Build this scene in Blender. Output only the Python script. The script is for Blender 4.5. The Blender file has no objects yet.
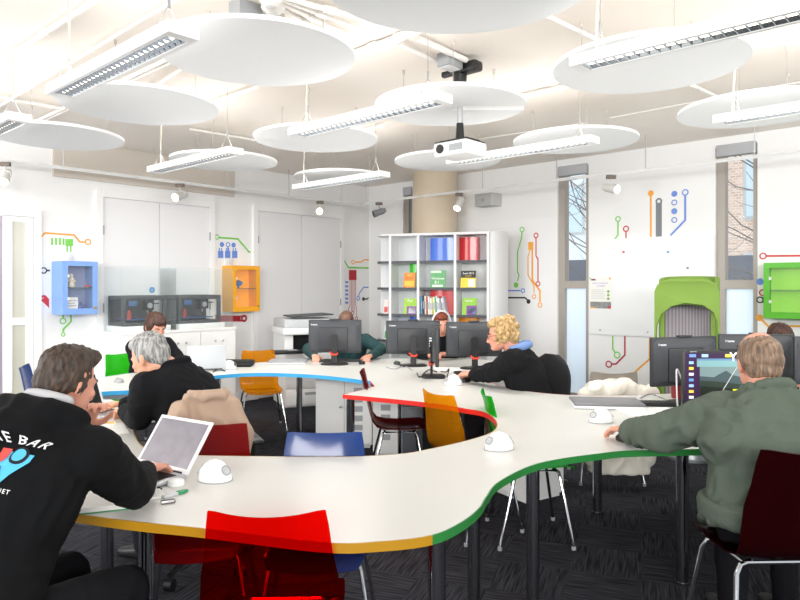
import bpy, bmesh, math, random
import numpy as np
from mathutils import Vector, Matrix, noise, geometry
from mathutils.bvhtree import BVHTree
random.seed(7)
PI = math.pi
SC = bpy.context.scene
COL = SC.collection
F, HZ, EYE = 660.0, 285.0, 1.5

# ------------------------------------------------------------------ survey of the room
def P(px, py, Y):
    return Vector(((px-400)/F*Y, Y, EYE-(py-HZ)/F*Y))
def T(px, py, z=0.74):
    Y = F*(EYE-z)/(py-HZ)
    return Vector(((px-400)/F*Y, Y, z))

class Wall:
    """a wall plane: along = dir, local y points into the wall, local z up"""
    def __init__(s, base, d):
        s.b = Vector(base); s.d = Vector(d).normalized()
        s.n = Vector((s.d.y, -s.d.x))
        s.rot = math.atan2(s.d.y, s.d.x)
    def hit(s, px, py, off=0.0):
        r = (px-400)/F
        b = s.b + s.n*off
        a = (r*b.y-b.x)/(s.d.x-r*s.d.y)
        Y = b.y+a*s.d.y
        return a, EYE-(py-HZ)/F*Y
    def pos(s, a, z=0.0, off=0.0):
        q = s.b+s.d*a+s.n*off
        return Vector((q.x, q.y, z))
LW = Wall((-2.1, 8.46), (600, 660))
aC, _ = LW.hit(369, 285)
CORNER = LW.pos(aC)
RW = Wall((CORNER.x, CORNER.y), (660, -600))
CEIL = 3.02

# ------------------------------------------------------------------ materials
def lin(h):
    h = h.lstrip('#')
    v = [int(h[i:i+2], 16)/255 for i in (0, 2, 4)]
    return tuple(x/12.92 if x <= .04045 else ((x+.055)/1.055)**2.4 for x in v)+(1,)
MATS = {}
def mat(name, col, rough=.5, metal=0.0, emit=0.0, var=0.0, scale=8.0, bump=0.0, bscale=200.0, spec=.5, coat=0.0, sss=0.0):
    if name in MATS: return MATS[name]
    m = bpy.data.materials.new(name); m.use_nodes = True
    nt = m.node_tree; b = nt.nodes['Principled BSDF']
    c = lin(col) if isinstance(col, str) else tuple(col)
    b.inputs['Base Color'].default_value = c
    b.inputs['Roughness'].default_value = rough
    b.inputs['Metallic'].default_value = metal
    b.inputs['Specular IOR Level'].default_value = spec
    if coat: b.inputs['Coat Weight'].default_value = coat
    if sss:
        b.inputs['Subsurface Weight'].default_value = sss
        b.inputs['Subsurface Radius'].default_value = (.012, .005, .003)
    if emit:
        b.inputs['Emission Color'].default_value = c
        b.inputs['Emission Strength'].default_value = emit
    if var or bump:
        tc = nt.nodes.new('ShaderNodeTexCoord')
    if var:
        n = nt.nodes.new('ShaderNodeTexNoise'); n.inputs['Scale'].default_value = scale; n.inputs['Detail'].default_value = 4
        nt.links.new(tc.outputs['Object'], n.inputs['Vector'])
        r = nt.nodes.new('ShaderNodeMapRange')
        r.inputs['To Min'].default_value = 1-var; r.inputs['To Max'].default_value = 1+var
        nt.links.new(n.outputs['Fac'], r.inputs['Value'])
        h = nt.nodes.new('ShaderNodeMix'); h.data_type = 'RGBA'; h.blend_type = 'MULTIPLY'; h.inputs['Factor'].default_value = 1
        h.inputs['A'].default_value = c
        nt.links.new(r.outputs['Result'], h.inputs['B'])
        nt.links.new(h.outputs['Result'], b.inputs['Base Color'])
    if bump:
        n2 = nt.nodes.new('ShaderNodeTexNoise'); n2.inputs['Scale'].default_value = bscale; n2.inputs['Detail'].default_value = 3
        nt.links.new(tc.outputs['Object'], n2.inputs['Vector'])
        bp = nt.nodes.new('ShaderNodeBump'); bp.inputs['Strength'].default_value = bump; bp.inputs['Distance'].default_value = .01
        nt.links.new(n2.outputs['Fac'], bp.inputs['Height'])
        nt.links.new(bp.outputs['Normal'], b.inputs['Normal'])
    MATS[name] = m
    return m
def clear(name, col, opaque, body=None, rough=.08):
    """tinted clear plastic or glass: coloured see-through mixed with a glossy body"""
    if name in MATS: return MATS[name]
    m = bpy.data.materials.new(name); m.use_nodes = True
    nt = m.node_tree; b = nt.nodes['Principled BSDF']; out = nt.nodes['Material Output']
    b.inputs['Base Color'].default_value = lin(body or col); b.inputs['Roughness'].default_value = rough
    t = nt.nodes.new('ShaderNodeBsdfTransparent'); t.inputs['Color'].default_value = lin(col)
    x = nt.nodes.new('ShaderNodeMixShader'); x.inputs['Fac'].default_value = opaque
    nt.links.new(t.outputs[0], x.inputs[1]); nt.links.new(b.outputs[0], x.inputs[2])
    nt.links.new(x.outputs[0], out.inputs['Surface'])
    MATS[name] = m
    return m
def tinted_plastic(name, col, body, opaque=.2, trans=.5):
    """clear coloured moulded plastic: see-through, and light passing through makes it glow"""
    if name in MATS: return MATS[name]
    m = clear(name, col, opaque, body, .12)
    return m

WHITE = mat('white_paint', '#f3f3f3', .55, var=.02, scale=3)
WALLM = mat('wall_paint', '#f0f0f0', .6, var=.02, scale=1.5)
CEILM = mat('ceiling_paint', '#f7f0e8', .75, var=.05, scale=.8)
BEIGE = mat('beige_paint', '#cdc5bb', .75, var=.03, scale=2)
TABW = mat('table_laminate', '#d4d3ce', .3, var=.012, scale=4, spec=.35)
LAMW = mat('white_laminate', '#f6f6f4', .32, var=.012, scale=4, spec=.4)
GREYW = mat('pale_grey', '#dcdedf', .45)
GREYM = mat('mid_grey', '#9b9ea1', .45)
GREYD = mat('dark_grey_plastic', '#3f4347', .5)
BLACK = mat('black_plastic', '#17181a', .4)
BLACKM = mat('matt_black', '#0f0f10', .75)
CHROME = mat('chrome', '#c9cbce', .12, 1.0)
DCHROME = mat('dark_chrome', '#77797e', .18, 1.0)
ALU = mat('brushed_aluminium', '#b7babd', .35, .9)
BRONZE = mat('window_frame_bronze', '#a69f97', .45, .2)
GLASS = clear('window_glass', '#ffffff', .06, '#dfe8ee', .02)
ACRYL = clear('clear_acrylic', '#fbfdfd', .045, '#eef2f4', .03)
FROST = mat('frosted_glass', '#d3e4f4', .35, emit=.28)  # slight emission stands in for daylight coming through the pane
RED = mat('red', '#e0312c', .35); YEL = mat('yellow', '#a97c16', .35); GRN = mat('green', '#2a7a39', .35); BLU = mat('sky_blue', '#3aa7e0', .35)
DGREEN = mat('decal_green', '#7cce55', .5); DORANGE = mat('decal_orange', '#f5a93a', .5); DRED = mat('decal_red', '#cf3340', .5)
DBLUE = mat('decal_blue', '#6b8fdd', .5); DBLACK = mat('decal_black', '#26262c', .5); DCRIM = mat('decal_crimson', '#b3202c', .5); DGREY = mat('decal_grey', '#7d8085', .5)
WIRE = mat('steel_wire', '#b9b4ad', .4, .6)
SKIN = mat('skin', '#d9a184', .5, var=.07, scale=14, sss=.12)
SKINP = mat('skin_pink', '#dc9c84', .5, var=.09, scale=12, sss=.12)
PAPER = mat('paper', '#f4f3ee', .7)

# ------------------------------------------------------------------ mesh helpers
class MB:
    def __init__(s): s.bm = bmesh.new()
    def _mi(s, fs, mi):
        for f in fs: f.material_index = mi
    def box(s, x0, x1, y0, y1, z0, z1, mi=0, bev=0.0, seg=2):
        vs = [s.bm.verts.new((x, y, z)) for x in (x0, x1) for y in (y0, y1) for z in (z0, z1)]
        idx = [(0, 1, 3, 2), (4, 6, 7, 5), (0, 4, 5, 1), (2, 3, 7, 6), (0, 2, 6, 4), (1, 5, 7, 3)]
        fs = [s.bm.faces.new([vs[i] for i in q]) for q in idx]
        s._mi(fs, mi)
        if bev:
            es = list({e for f in fs for e in f.edges})
            r = bmesh.ops.bevel(s.bm, geom=es, offset=bev, segments=seg, affect='EDGES', profile=.5)
            s._mi(r['faces'], mi)
        return s
    def quad(s, pts, mi=0):
        f = s.bm.faces.new([s.bm.verts.new(p) for p in pts]); f.material_index = mi; return s
    def prism(s, pts, z0, z1, mi=0, ax='z'):
        def c(p, w):
            return (p[0], p[1], w) if ax == 'z' else ((p[0], w, p[1]) if ax == 'y' else (w, p[0], p[1]))
        a = [s.bm.verts.new(c(p, z0)) for p in pts]; b = [s.bm.verts.new(c(p, z1)) for p in pts]
        fs = [s.bm.faces.new(a[::-1]), s.bm.faces.new(b)]
        n = len(pts)
        for i in range(n): fs.append(s.bm.faces.new((a[i], a[(i+1) % n], b[(i+1) % n], b[i])))
        s._mi(fs, mi); return s
    def ring(s, c, ax, r, seg, ref=None):
        ax = Vector(ax).normalized()
        x = Vector(ref) if ref is not None else (Vector((1, 0, 0)) if abs(ax.x) < .9 else Vector((0, 1, 0)))
        x = (x-ax*x.dot(ax)).normalized(); y = ax.cross(x)
        return [s.bm.verts.new(Vector(c)+x*r*math.cos(2*PI*i/seg)+y*r*math.sin(2*PI*i/seg)) for i in range(seg)]
    def cyl(s, p0, p1, r0, r1=None, seg=16, mi=0, caps=True):
        p0, p1 = Vector(p0), Vector(p1); r1 = r0 if r1 is None else r1
        a = s.ring(p0, p1-p0, r0, seg); b = s.ring(p1, p1-p0, r1, seg)
        fs = [s.bm.faces.new((a[i], a[(i+1) % seg], b[(i+1) % seg], b[i])) for i in range(seg)]
        if caps: fs += [s.bm.faces.new(a[::-1]), s.bm.faces.new(b)]
        s._mi(fs, mi); return s
    def tube(s, pts, r, seg=8, mi=0, closed=False):
        pts = [Vector(p) for p in pts]; n = len(pts); rr = r if isinstance(r, (list, tuple)) else [r]*n
        prev = None; ref = None
        for i, p in enumerate(pts):
            t = (pts[min(i+1, n-1)]-pts[max(i-1, 0)])
            if t.length < 1e-9: t = Vector((0, 0, 1))
            t.normalize()
            if ref is None: ref = Vector((1, 0, 0)) if abs(t.x) < .8 else Vector((0, 1, 0))
            ref = (ref-t*ref.dot(t)).normalized()
            cur = s.ring(p, t, rr[i], seg, ref)
            if prev:
                for k in range(seg):
                    s.bm.faces.new((prev[k], prev[(k+1) % seg], cur[(k+1) % seg], cur[k])).material_index = mi
            else: s.bm.faces.new(cur[::-1]).material_index = mi
            prev = cur
        s.bm.faces.new(prev).material_index = mi
        return s
    def ball(s, c, r, mi=0, rot=None, u=16, v=10):
        r = (r, r, r) if not isinstance(r, (tuple, list)) else r
        M = Matrix.Translation(Vector(c)) @ ((rot or Matrix.Identity(3)).to_4x4()) @ Matrix.Diagonal((*r, 1))
        g = bmesh.ops.create_uvsphere(s.bm, u_segments=u, v_segments=v, radius=1, matrix=M)
        s._mi({f for q in g['verts'] for f in q.link_faces}, mi); return s
    def lathe(s, prof, seg=24, mi=0, c=(0, 0, 0), sx=1, sy=1):
        rings = []
        for r, z in prof:
            rings.append([s.bm.verts.new((c[0]+r*sx*math.cos(2*PI*i/seg), c[1]+r*sy*math.sin(2*PI*i/seg), c[2]+z)) for i in range(seg)])
        for a, b in zip(rings, rings[1:]):
            for i in range(seg):
                s.bm.faces.new((a[i], a[(i+1) % seg], b[(i+1) % seg], b[i])).material_index = mi
        s.bm.faces.new(rings[0][::-1]).material_index = mi; s.bm.faces.new(rings[-1]).material_index = mi
        return s
    def loft(s, secs, seg=20, mi=0, e=2.0):
        """closed skin over elliptic sections (centre, half-width vector, half-depth vector)"""
        rings = []
        for c, ax, ay in secs:
            c, ax, ay = Vector(c), Vector(ax), Vector(ay); rg = []
            for i in range(seg):
                t = 2*PI*i/seg; x, y = math.cos(t), math.sin(t)
                x = math.copysign(abs(x)**(2/e), x); y = math.copysign(abs(y)**(2/e), y)
                rg.append(s.bm.verts.new(c+ax*x+ay*y))
            rings.append(rg)
        for a, b in zip(rings, rings[1:]):
            for i in range(seg): s.bm.faces.new((a[i], a[(i+1) % seg], b[(i+1) % seg], b[i])).material_index = mi
        s.bm.faces.new(rings[0][::-1]).material_index = mi; s.bm.faces.new(rings[-1]).material_index = mi
        return s
    def limb(s, pts, rs, seg=12):
        for p, r in zip(pts, rs): s.ball(p, r, u=12, v=8)
        for (a, b), (ra, rb) in zip(zip(pts, pts[1:]), zip(rs, rs[1:])): s.cyl(a, b, ra, rb, seg)
        return s
    def grid(s, rows, mi=0):
        vs = [[s.bm.verts.new(p) for p in r] for r in rows]
        for a, b in zip(vs, vs[1:]):
            for i in range(len(a)-1): s.bm.faces.new((a[i], a[i+1], b[i+1], b[i])).material_index = mi
        return s
    def xf(s, M):
        bmesh.ops.transform(s.bm, matrix=M, verts=s.bm.verts); return s

def finish(bm, sharp=.6, smooth=True):
    bmesh.ops.recalc_face_normals(bm, faces=bm.faces)
    if smooth:
        for f in bm.faces: f.smooth = True
        for e in bm.edges:
            if len(e.link_faces) == 2 and e.calc_face_angle(0) > sharp: e.smooth = False
def tag(o, label=None, cat=None, group=None, kind=None):
    if label: o['label'] = label
    if cat: o['category'] = cat
    if group: o['group'] = group
    if kind: o['kind'] = kind
    return o
def obj(name, mb, m, parent=None, label=None, sharp=.6, smooth=True):
    bm = mb.bm if isinstance(mb, MB) else mb
    finish(bm, sharp, smooth)
    me = bpy.data.meshes.new(name); bm.to_mesh(me); bm.free()
    for x in (m if isinstance(m, (list, tuple)) else [m]): me.materials.append(x)
    o = bpy.data.objects.new(name, me); COL.objects.link(o)
    if parent is not None: o.parent = parent
    if label: o['label'] = label
    return o
def thing(name, label, cat, loc=(0, 0, 0), rz=0.0, group=None):
    o = bpy.data.objects.new(name, None); COL.objects.link(o)
    o.empty_display_size = .1
    o.location = loc; o.rotation_euler = (0, 0, rz)
    return tag(o, label, cat, group)
def struct(name, mb, m, parent=None, **k):
    o = obj(name, mb, m, parent, **k)
    if parent is None: o['kind'] = 'structure'
    return o
def dup(root, loc, rz, label=None, group=None):
    r = root.copy(); COL.objects.link(r); r.location = loc; r.rotation_euler = (0, 0, rz)
    if label: r['label'] = label
    if group: r['group'] = group
    for ch in list(root.children):
        c = ch.copy(); COL.objects.link(c); c.parent = r
        for g in ch.children:
            d = g.copy(); COL.objects.link(d); d.parent = c
    return r
def text_mesh(body, size, depth=.0, align='CENTER', shear=0.0, bold=0.0, spacing=1.0):
    cu = bpy.data.curves.new('t', 'FONT'); cu.body = body; cu.size = size; cu.extrude = depth
    cu.align_x = align; cu.align_y = 'CENTER'; cu.shear = shear; cu.offset = bold; cu.space_character = spacing
    o = bpy.data.objects.new('t', cu); TMPS.collection.objects.link(o)
    TMPS.view_layers[0].update(); dg = TMPS.view_layers[0].depsgraph
    me = bpy.data.meshes.new_from_object(o.evaluated_get(dg))
    bpy.data.objects.remove(o); bpy.data.curves.remove(cu)
    bm = bmesh.new(); bm.from_mesh(me); bpy.data.meshes.remove(me)
    return bm
def text(name, body, size, m, parent, M, **k):
    bm = text_mesh(body, size, **k)
    bmesh.ops.transform(bm, matrix=M, verts=bm.verts)
    o = obj(name, bm, m, parent, smooth=False)
    return o
TMPS = bpy.data.scenes.new('workshop')
UPX = Matrix(((1, 0, 0, 0), (0, 0, -1, 0), (0, 1, 0, 0), (0, 0, 0, 1)))     # flat text stood upright, readable from -y
def look(yaw, pitch=0.0, roll=0.0):
    """rotation whose +y faces yaw direction (0 = +y world, positive turns left), pitch down positive"""
    return Matrix.Rotation(yaw, 3, 'Z') @ Matrix.Rotation(-pitch, 3, 'X') @ Matrix.Rotation(roll, 3, 'Y')
def yaw_of(f): return math.atan2(-f[0], f[1])
def catmull(pts, n=6, sharp=()):
    out = []; N = len(pts)
    for i in range(N):
        p0, p1, p2, p3 = [Vector(pts[(i+k) % N]) for k in (-1, 0, 1, 2)]
        if i in sharp: p0 = p1
        if (i+1) % N in sharp: p3 = p2
        for k in range(n):
            t = k/n
            out.append(.5*((2*p1)+(p2-p0)*t+(2*p0-5*p1+4*p2-p3)*t*t+(3*p1-p0-3*p2+p3)*t**3))
    return out
# ------------------------------------------------------------------ camera
cam = bpy.data.objects.new('camera', bpy.data.cameras.new('camera')); COL.objects.link(cam)
cam.location = (0, 0, EYE); cam.rotation_euler = (PI/2, 0, 0)
cam.data.sensor_width = 36; cam.data.lens = 36*F/800; cam.data.shift_y = -(300-HZ)/800
cam.data.clip_start = .05; cam.data.clip_end = 200
SC.camera = cam

# ------------------------------------------------------------------ room shell
A0 = -7.5; A1 = 9.5                       # how far the two walls run from the corner side
def room(a, b):                            # point at distance a along right wall and b back from it along left wall
    q = CORNER + Vector((RW.d.x, RW.d.y, 0))*a - Vector((LW.d.x, LW.d.y, 0))*b
    return (q.x, q.y)
carpet = bpy.data.materials.new('carpet'); carpet.use_nodes = True
nt = carpet.node_tree; bs = nt.nodes['Principled BSDF']; bs.inputs['Roughness'].default_value = .95; bs.inputs['Specular IOR Level'].default_value = .15
tc = nt.nodes.new('ShaderNodeTexCoord')
mp = nt.nodes.new('ShaderNodeMapping'); mp.inputs['Rotation'].default_value = (0, 0, .35); nt.links.new(tc.outputs['Object'], mp.inputs[0])
chk = nt.nodes.new('ShaderNodeTexChecker'); chk.inputs['Scale'].default_value = 2.8; nt.links.new(mp.outputs[0], chk.inputs[0])
def streak(sx, sy):
    m2 = nt.nodes.new('ShaderNodeMapping'); m2.inputs['Scale'].default_value = (sx, sy, 1); nt.links.new(mp.outputs[0], m2.inputs[0])
    n = nt.nodes.new('ShaderNodeTexNoise'); n.inputs['Scale'].default_value = 1; n.inputs['Detail'].default_value = 3; nt.links.new(m2.outputs[0], n.inputs[0]); return n
na, nb = streak(5, 95), streak(95, 5)
mx = nt.nodes.new('ShaderNodeMix'); mx.data_type = 'FLOAT'
nt.links.new(chk.outputs['Fac'], mx.inputs['Factor']); nt.links.new(na.outputs['Fac'], mx.inputs['A']); nt.links.new(nb.outputs['Fac'], mx.inputs['B'])
cr = nt.nodes.new('ShaderNodeValToRGB'); cr.color_ramp.elements[0].position = .36; cr.color_ramp.elements[0].color = lin('#1a1a1e')
cr.color_ramp.elements[1].position = .66; cr.color_ramp.elements[1].color = lin('#424249')
nt.links.new(mx.outputs['Result'], cr.inputs[0]); nt.links.new(cr.outputs[0], bs.inputs['Base Color'])

R = 10.6
floor = MB().prism([room(0, 0), room(R, 0), room(R, R), room(0, R)][::-1], -.12, 0)
struct('floor', floor, carpet, smooth=False)
struct('ceiling', MB().prism([room(0, 0), room(R, 0), room(R, R), room(0, R)][::-1], CEIL, CEIL+.15), CEILM, smooth=False)

def wall_root(W, a, z=0.0, off=0.0): return W.pos(a, z, off), W.rot
# left wall: one slab
o = struct('wall_left', MB().box(aC-R, aC+.2, 0, .2, 0, CEIL), WALLM, smooth=False); o.location = LW.pos(0); o.rotation_euler.z = LW.rot
# right wall with three window openings
WIN = []
for x0, x1, yt, yb, yr in ((403, 412.5, 174, 0, 230), (557.5, 588.5, 162, 286, 300), (715.5, 757.5, 146, 285, 300)):
    a0, zt = RW.hit(x0, yt); a1, _ = RW.hit(x1, yt); WIN.append((a0, a1, min(zt, 2.92)))
mb = MB(); cur = 0.0
for a0, a1, zt in WIN:
    mb.box(cur, a0, 0, .22, 0, CEIL); mb.box(a0, a1, 0, .22, zt, CEIL); mb.box(a0, a1, 0, .22, 0, .12); cur = a1
mb.box(cur, R, 0, .22, 0, CEIL)
o = struct('wall_right', mb, WALLM, smooth=False); o.location = RW.pos(0); o.rotation_euler.z = RW.rot
for i, (a0, a1, zt) in enumerate(WIN):
    w = thing('window_%d' % (i+1), None, None, RW.pos(a0), RW.rot); w['kind'] = 'structure'
    W_ = a1-a0; fw = .085; tr = 1.46
    fr = MB(); y0, y1 = .03, .13
    fr.box(0, fw, y0, y1, .12, zt); fr.box(W_-fw*.55, W_, y0, y1, .12, zt)
    fr.box(fw, W_-fw*.55, y0, y1, zt-.08, zt); fr.box(fw, W_-fw*.55, y0, y1, tr, tr+.09); fr.box(fw, W_-fw*.55, y0, y1, .12, .2)
    struct('window_frame', fr, BRONZE, w, smooth=False)
    struct('window_pane', MB().box(fw, W_-fw*.55, .075, .083, tr+.09, zt-.08), GLASS, w, smooth=False)
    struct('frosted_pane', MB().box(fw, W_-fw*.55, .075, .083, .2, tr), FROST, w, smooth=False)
    struct('blind_box', MB().box(.01, W_-.01, -.02, .06, zt-.1, zt+.02, bev=.008), mat('blind_grey', '#b3b4b8', .5), w)
# corner column
cx = P(435, 285, 8.95)
struct('column', MB().cyl((cx.x, cx.y, 0), (cx.x, cx.y, CEIL), .30, seg=40), mat('column_beige', '#d6c6b0', .7, var=.03))
# beige bulkhead panel high on the left wall
a0, zb = LW.hit(53, 176, .02); a1, _ = LW.hit(234, 196, .02)
o = struct('trim_1', MB().box(a0, a1, -.03, -.001, zb, CEIL-.002), BEIGE, smooth=False); o.location = LW.pos(0); o.rotation_euler.z = LW.rot
# baseboards, with gaps at the doors
DOORS = {2: (95.5, 214, 190), 3: (252.5, 343, 205)}
def span(x0, x1): return LW.hit(x0, 285)[0], LW.hit(x1, 285)[0]
gaps = [(-3.3, LW.hit(40, 285)[0])]+[span(a, b) for a, b, _ in DOORS.values()]
mb = MB(); cur = aC-R
for g0, g1 in gaps:
    mb.box(cur, g0, -.018, 0, .0, .12); cur = g1
mb.box(cur, aC, -.018, 0, 0, .12)
o = struct('baseboard_left', mb, WHITE, smooth=False); o.location = LW.pos(0); o.rotation_euler.z = LW.rot
mb = MB(); cur = 0
for a0, a1, zt in WIN: mb.box(cur, a0, -.018, 0, 0, .12); cur = a1
mb.box(cur, R, -.018, 0, 0, .12)
o = struct('baseboard_right', mb, WHITE, smooth=False); o.location = RW.pos(0); o.rotation_euler.z = RW.rot
# double doors
DOORM = mat('door_white', '#ececee', .5, var=.015, scale=1)
for k, (x0, x1, yt) in DOORS.items():
    a0, zt = LW.hit(x0, yt); a1, _ = LW.hit(x1, yt)
    d = thing('door_%d' % k, None, None, LW.pos(a0), LW.rot); d['kind'] = 'structure'
    w = a1-a0; j = .07
    struct('door_frame', MB().box(0, j, -.03, 0, 0, zt).box(w-j, w, -.03, 0, 0, zt).box(j, w-j, -.03, 0, zt-j, zt), WHITE, d, smooth=False)
    mid = w/2
    for s0, s1 in ((j+.004, mid-.003), (mid+.003, w-j-.004)):
        lf = struct('door_leaf', MB().box(s0, s1, -.016, -.001, .01, zt-j-.004), DOORM, d, smooth=False)
        hx = s0 if s0 < mid/2 else s1
        for hz in (.35, 1.25, 2.1):
            struct('hinge', MB().cyl((hx, -.03, hz-.05), (hx, -.03, hz+.05), .008, seg=8), GREYM, lf)
    struct('door_handle', MB().tube([(mid-.05, -.02, 1.02), (mid-.05, -.055, 1.02), (mid-.14, -.055, 1.02)], .009), ALU, d)
# glazed door at the left end
a1, zt = LW.hit(40.5, 211); a0 = a1-1.25
d = thing('door_1', None, None, LW.pos(a0), LW.rot); d['kind'] = 'structure'
w = a1-a0; xa, _ = LW.hit(11.5, 285); xb, _ = LW.hit(25, 285); xa -= a0; xb -= a0; xc = LW.hit(2, 285)[0]-a0
sash = MB()
sash.box(0, .08, -.03, 0, 0, zt).box(w-.07, w, -.03, 0, 0, zt).box(.08, w-.07, -.03, 0, zt-.07, zt)
struct('door_frame', sash, WHITE, d, smooth=False)
lf = MB().box(xb, w-.075, -.025, -.002, .01, zt-.075).box(xc, xa, -.025, -.002, .01, zt-.075)
z1 = LW.hit(18, 222)[1]; z2 = LW.hit(18, 318)[1]; z3 = LW.hit(18, 325)[1]
lf.box(xa, xb, -.025, -.002, z1, zt-.075).box(xa, xb, -.025, -.002, z3, z2).box(xa, xb, -.025, -.002, .01, .25).box(.085, xc, -.025, -.002, .01, .1)
leaf = struct('door_leaf', lf, WHITE, d, smooth=False)
struct('door_pane', MB().box(xa, xb, -.012, -.004, .25, z1), mat('pane_grey', '#c9c8bc', .15, var=.06, scale=2), leaf, smooth=False)
struct('door_pane', MB().box(.085, xc, -.012, -.004, .1, zt-.08), mat('pane_mauve', '#9c96a2', .15), leaf, smooth=False)

# ------------------------------------------------------------------ outside the windows
OUTP = lambda a, dist: (RW.pos(a)-Vector((RW.n.x, RW.n.y, 0))*dist)
def facade(name, label, a0, a1, dist, z1, wallm, cols, rows, winm):
    t = thing(name, label, 'building', OUTP(a0, dist), RW.rot)
    L = a1-a0
    obj('facade_wall', MB().box(0, L, 0, 4, -1, z1), wallm, t, smooth=False)
    for r in range(rows):
        for c in range(cols):
            x = L*(c+.3)/cols; z = .6+r*3.0
            f = obj('window', MB().box(x-.1, x+L/cols*.5+.1, -.08, 0, z-.1, z+1.9), mat('outside_frame', '#eef2f4', .5), t, smooth=False)
            obj('pane', MB().box(x, x+L/cols*.5, -.12, -.081, z, z+1.8), winm, f, smooth=False)
OG = mat('outside_glass', '#c4dbe8', .2, emit=.5)  # panes glow in place of bright daylight on them
facade('street_building', 'pale blue glazed building seen through the tall narrow left window', RW.hit(560, 285, -17)[0]-5, RW.hit(590, 285, -17)[0]+1.2, 17, 12, mat('outside_pale', '#dbe6ec', .7, emit=.5, var=.1, scale=1.2), 6, 4, OG)  # emission in the wall colour gives the washed-out daylight look
brk = bpy.data.materials.new('outside_brick'); brk.use_nodes = True
nt = brk.node_tree; bs = nt.nodes['Principled BSDF']; bt = nt.nodes.new('ShaderNodeTexBrick'); tc = nt.nodes.new('ShaderNodeTexCoord')
mp = nt.nodes.new('ShaderNodeMapping'); mp.inputs['Rotation'].default_value = (PI/2, 0, 0); nt.links.new(tc.outputs['Object'], mp.inputs[0]); nt.links.new(mp.outputs[0], bt.inputs[0])
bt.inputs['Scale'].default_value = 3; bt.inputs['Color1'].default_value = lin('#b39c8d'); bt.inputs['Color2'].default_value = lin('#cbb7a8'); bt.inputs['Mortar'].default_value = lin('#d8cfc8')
nt.links.new(bt.outputs[0], bs.inputs['Base Color']); nt.links.new(bt.outputs[0], bs.inputs['Emission Color']); bs.inputs['Emission Strength'].default_value = .7  # brick emits its own colour to look washed out by daylight
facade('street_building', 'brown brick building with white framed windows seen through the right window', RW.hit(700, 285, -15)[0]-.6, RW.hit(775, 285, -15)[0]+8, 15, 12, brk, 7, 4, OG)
obj_road = MB().box(-10, 40, 1.0, 16, -.9, -.8)
o = struct('street', obj_road, mat('outside_ground', '#aab0b4', .8)); o.location = RW.pos(0); o.rotation_euler.z = RW.rot
def railing(label, a0, a1, dist):
    t = thing('metal_railing', label, 'railing', OUTP(a0, dist), RW.rot); L = a1-a0
    obj('rail', MB().box(0, L, -.03, .03, 1.45, 1.53).box(0, L, -.03, .03, .2, .26), mat('railing_blue', '#566173', .6), t, smooth=False)
    mb = MB(); n = int(L/.28)
    for i in range(n): mb.box(i*.28, i*.28+.05, -.02, .02, -.8, 1.5)
    p = obj('balusters', mb, MATS['railing_blue'], t, smooth=False); p['kind'] = 'stuff'
railing('blue grey railing outside the right window', RW.hit(690, 285, -5)[0], RW.hit(800, 285, -5)[0], 5.0)
w = thing('low_building', 'dark slate low block beyond the left window', 'building', OUTP(RW.hit(560, 285, -8.5)[0]-.3, 8.5), RW.rot)
obj('block_wall', MB().box(0, 5, 0, 2, -1, 2.15).box(-.6, 1.2, -.3, 0, -1, 1.6), mat('outside_slate', '#6d7484', .8, var=.15, scale=4, emit=.1), w, smooth=False)  # faint emission in the slate stands in for daylight
obj('opening', MB().box(.2, 1.0, -.34, -.3, 1.0, 1.25), mat('outside_frame', '#eef2f4', .5), w, smooth=False)
BARK = mat('bare_bark', '#8a817d', .9)
def bare_tree(label, a, dist, h, seed):
    rnd = random.Random(seed)
    t = thing('bare_tree', label, 'tree', OUTP(a, dist)+Vector((0, 0, -.8)), 0, 'bare trees in the street')
    obj('trunk', MB().tube([(0, 0, 0), (.05, 0, h*.35), (-.05, .05, h*.7), (0, 0, h)], [.05, .04, .025, .01], 8), BARK, t)
    mb = MB()
    for i in range(46):
        z = rnd.uniform(h*.25, h*.95); an = rnd.uniform(0, 2*PI); L = rnd.uniform(1.0, 2.3)
        p = Vector((0, 0, z)); pts = [p]; d = Vector((math.cos(an), math.sin(an), .45)).normalized()
        for k in range(4):
            d = (d+Vector((rnd.uniform(-.3, .3), rnd.uniform(-.3, .3), rnd.uniform(-.15, .3)))).normalized(); p = p+d*L/4; pts.append(p)
        mb.tube(pts, [.012, .010, .008, .006, .003], 5)
        for q in range(2):
            s = pts[rnd.choice((2, 3))]; dd = Vector((rnd.uniform(-1, 1), rnd.uniform(-1, 1), rnd.uniform(-.2, .8))).normalized()
            mb.tube([s, s+dd*.4, s+dd*.75+Vector((0, 0, .1))], [.006, .004, .003], 4)
    obj('branches', mb, BARK, t)
bare_tree('bare winter tree seen through the right window', RW.hit(760, 285, -4.2)[0], 4.2, 5.8, 3)
bare_tree('bare winter tree seen through the left window', RW.hit(592, 285, -5)[0], 5.0, 5.4, 8)

# ------------------------------------------------------------------ light
wd = bpy.data.worlds.new('world'); SC.world = wd; wd.use_nodes = True
bg = wd.node_tree.nodes['Background']; bg.inputs['Color'].default_value = (.93, .97, 1.0, 1); bg.inputs['Strength'].default_value = .9
def area(name, loc, target, sx, sy, energy, col=(1, 1, 1)):
    l = bpy.data.lights.new(name, 'AREA'); l.shape = 'RECTANGLE'; l.size = sx; l.size_y = sy; l.energy = energy; l.color = col
    o = bpy.data.objects.new(name, l); COL.objects.link(o); o.location = loc
    d = Vector(target)-Vector(loc); o.rotation_euler = d.to_track_quat('-Z', 'Y').to_euler(); return o
area('window_light_left', (-5.0, 2.6, 2.0), (-1.5, 6.2, 2.2), 2.8, 1.8, 125, (1, .99, .97))
area('window_light_behind', (.0, -4.6, 2.5), (-.3, 6.5, 1.0), 6, 1.2, 520, (1, .985, .965))  # added fill from behind the camera, no window there; lifts the far cupboards
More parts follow.
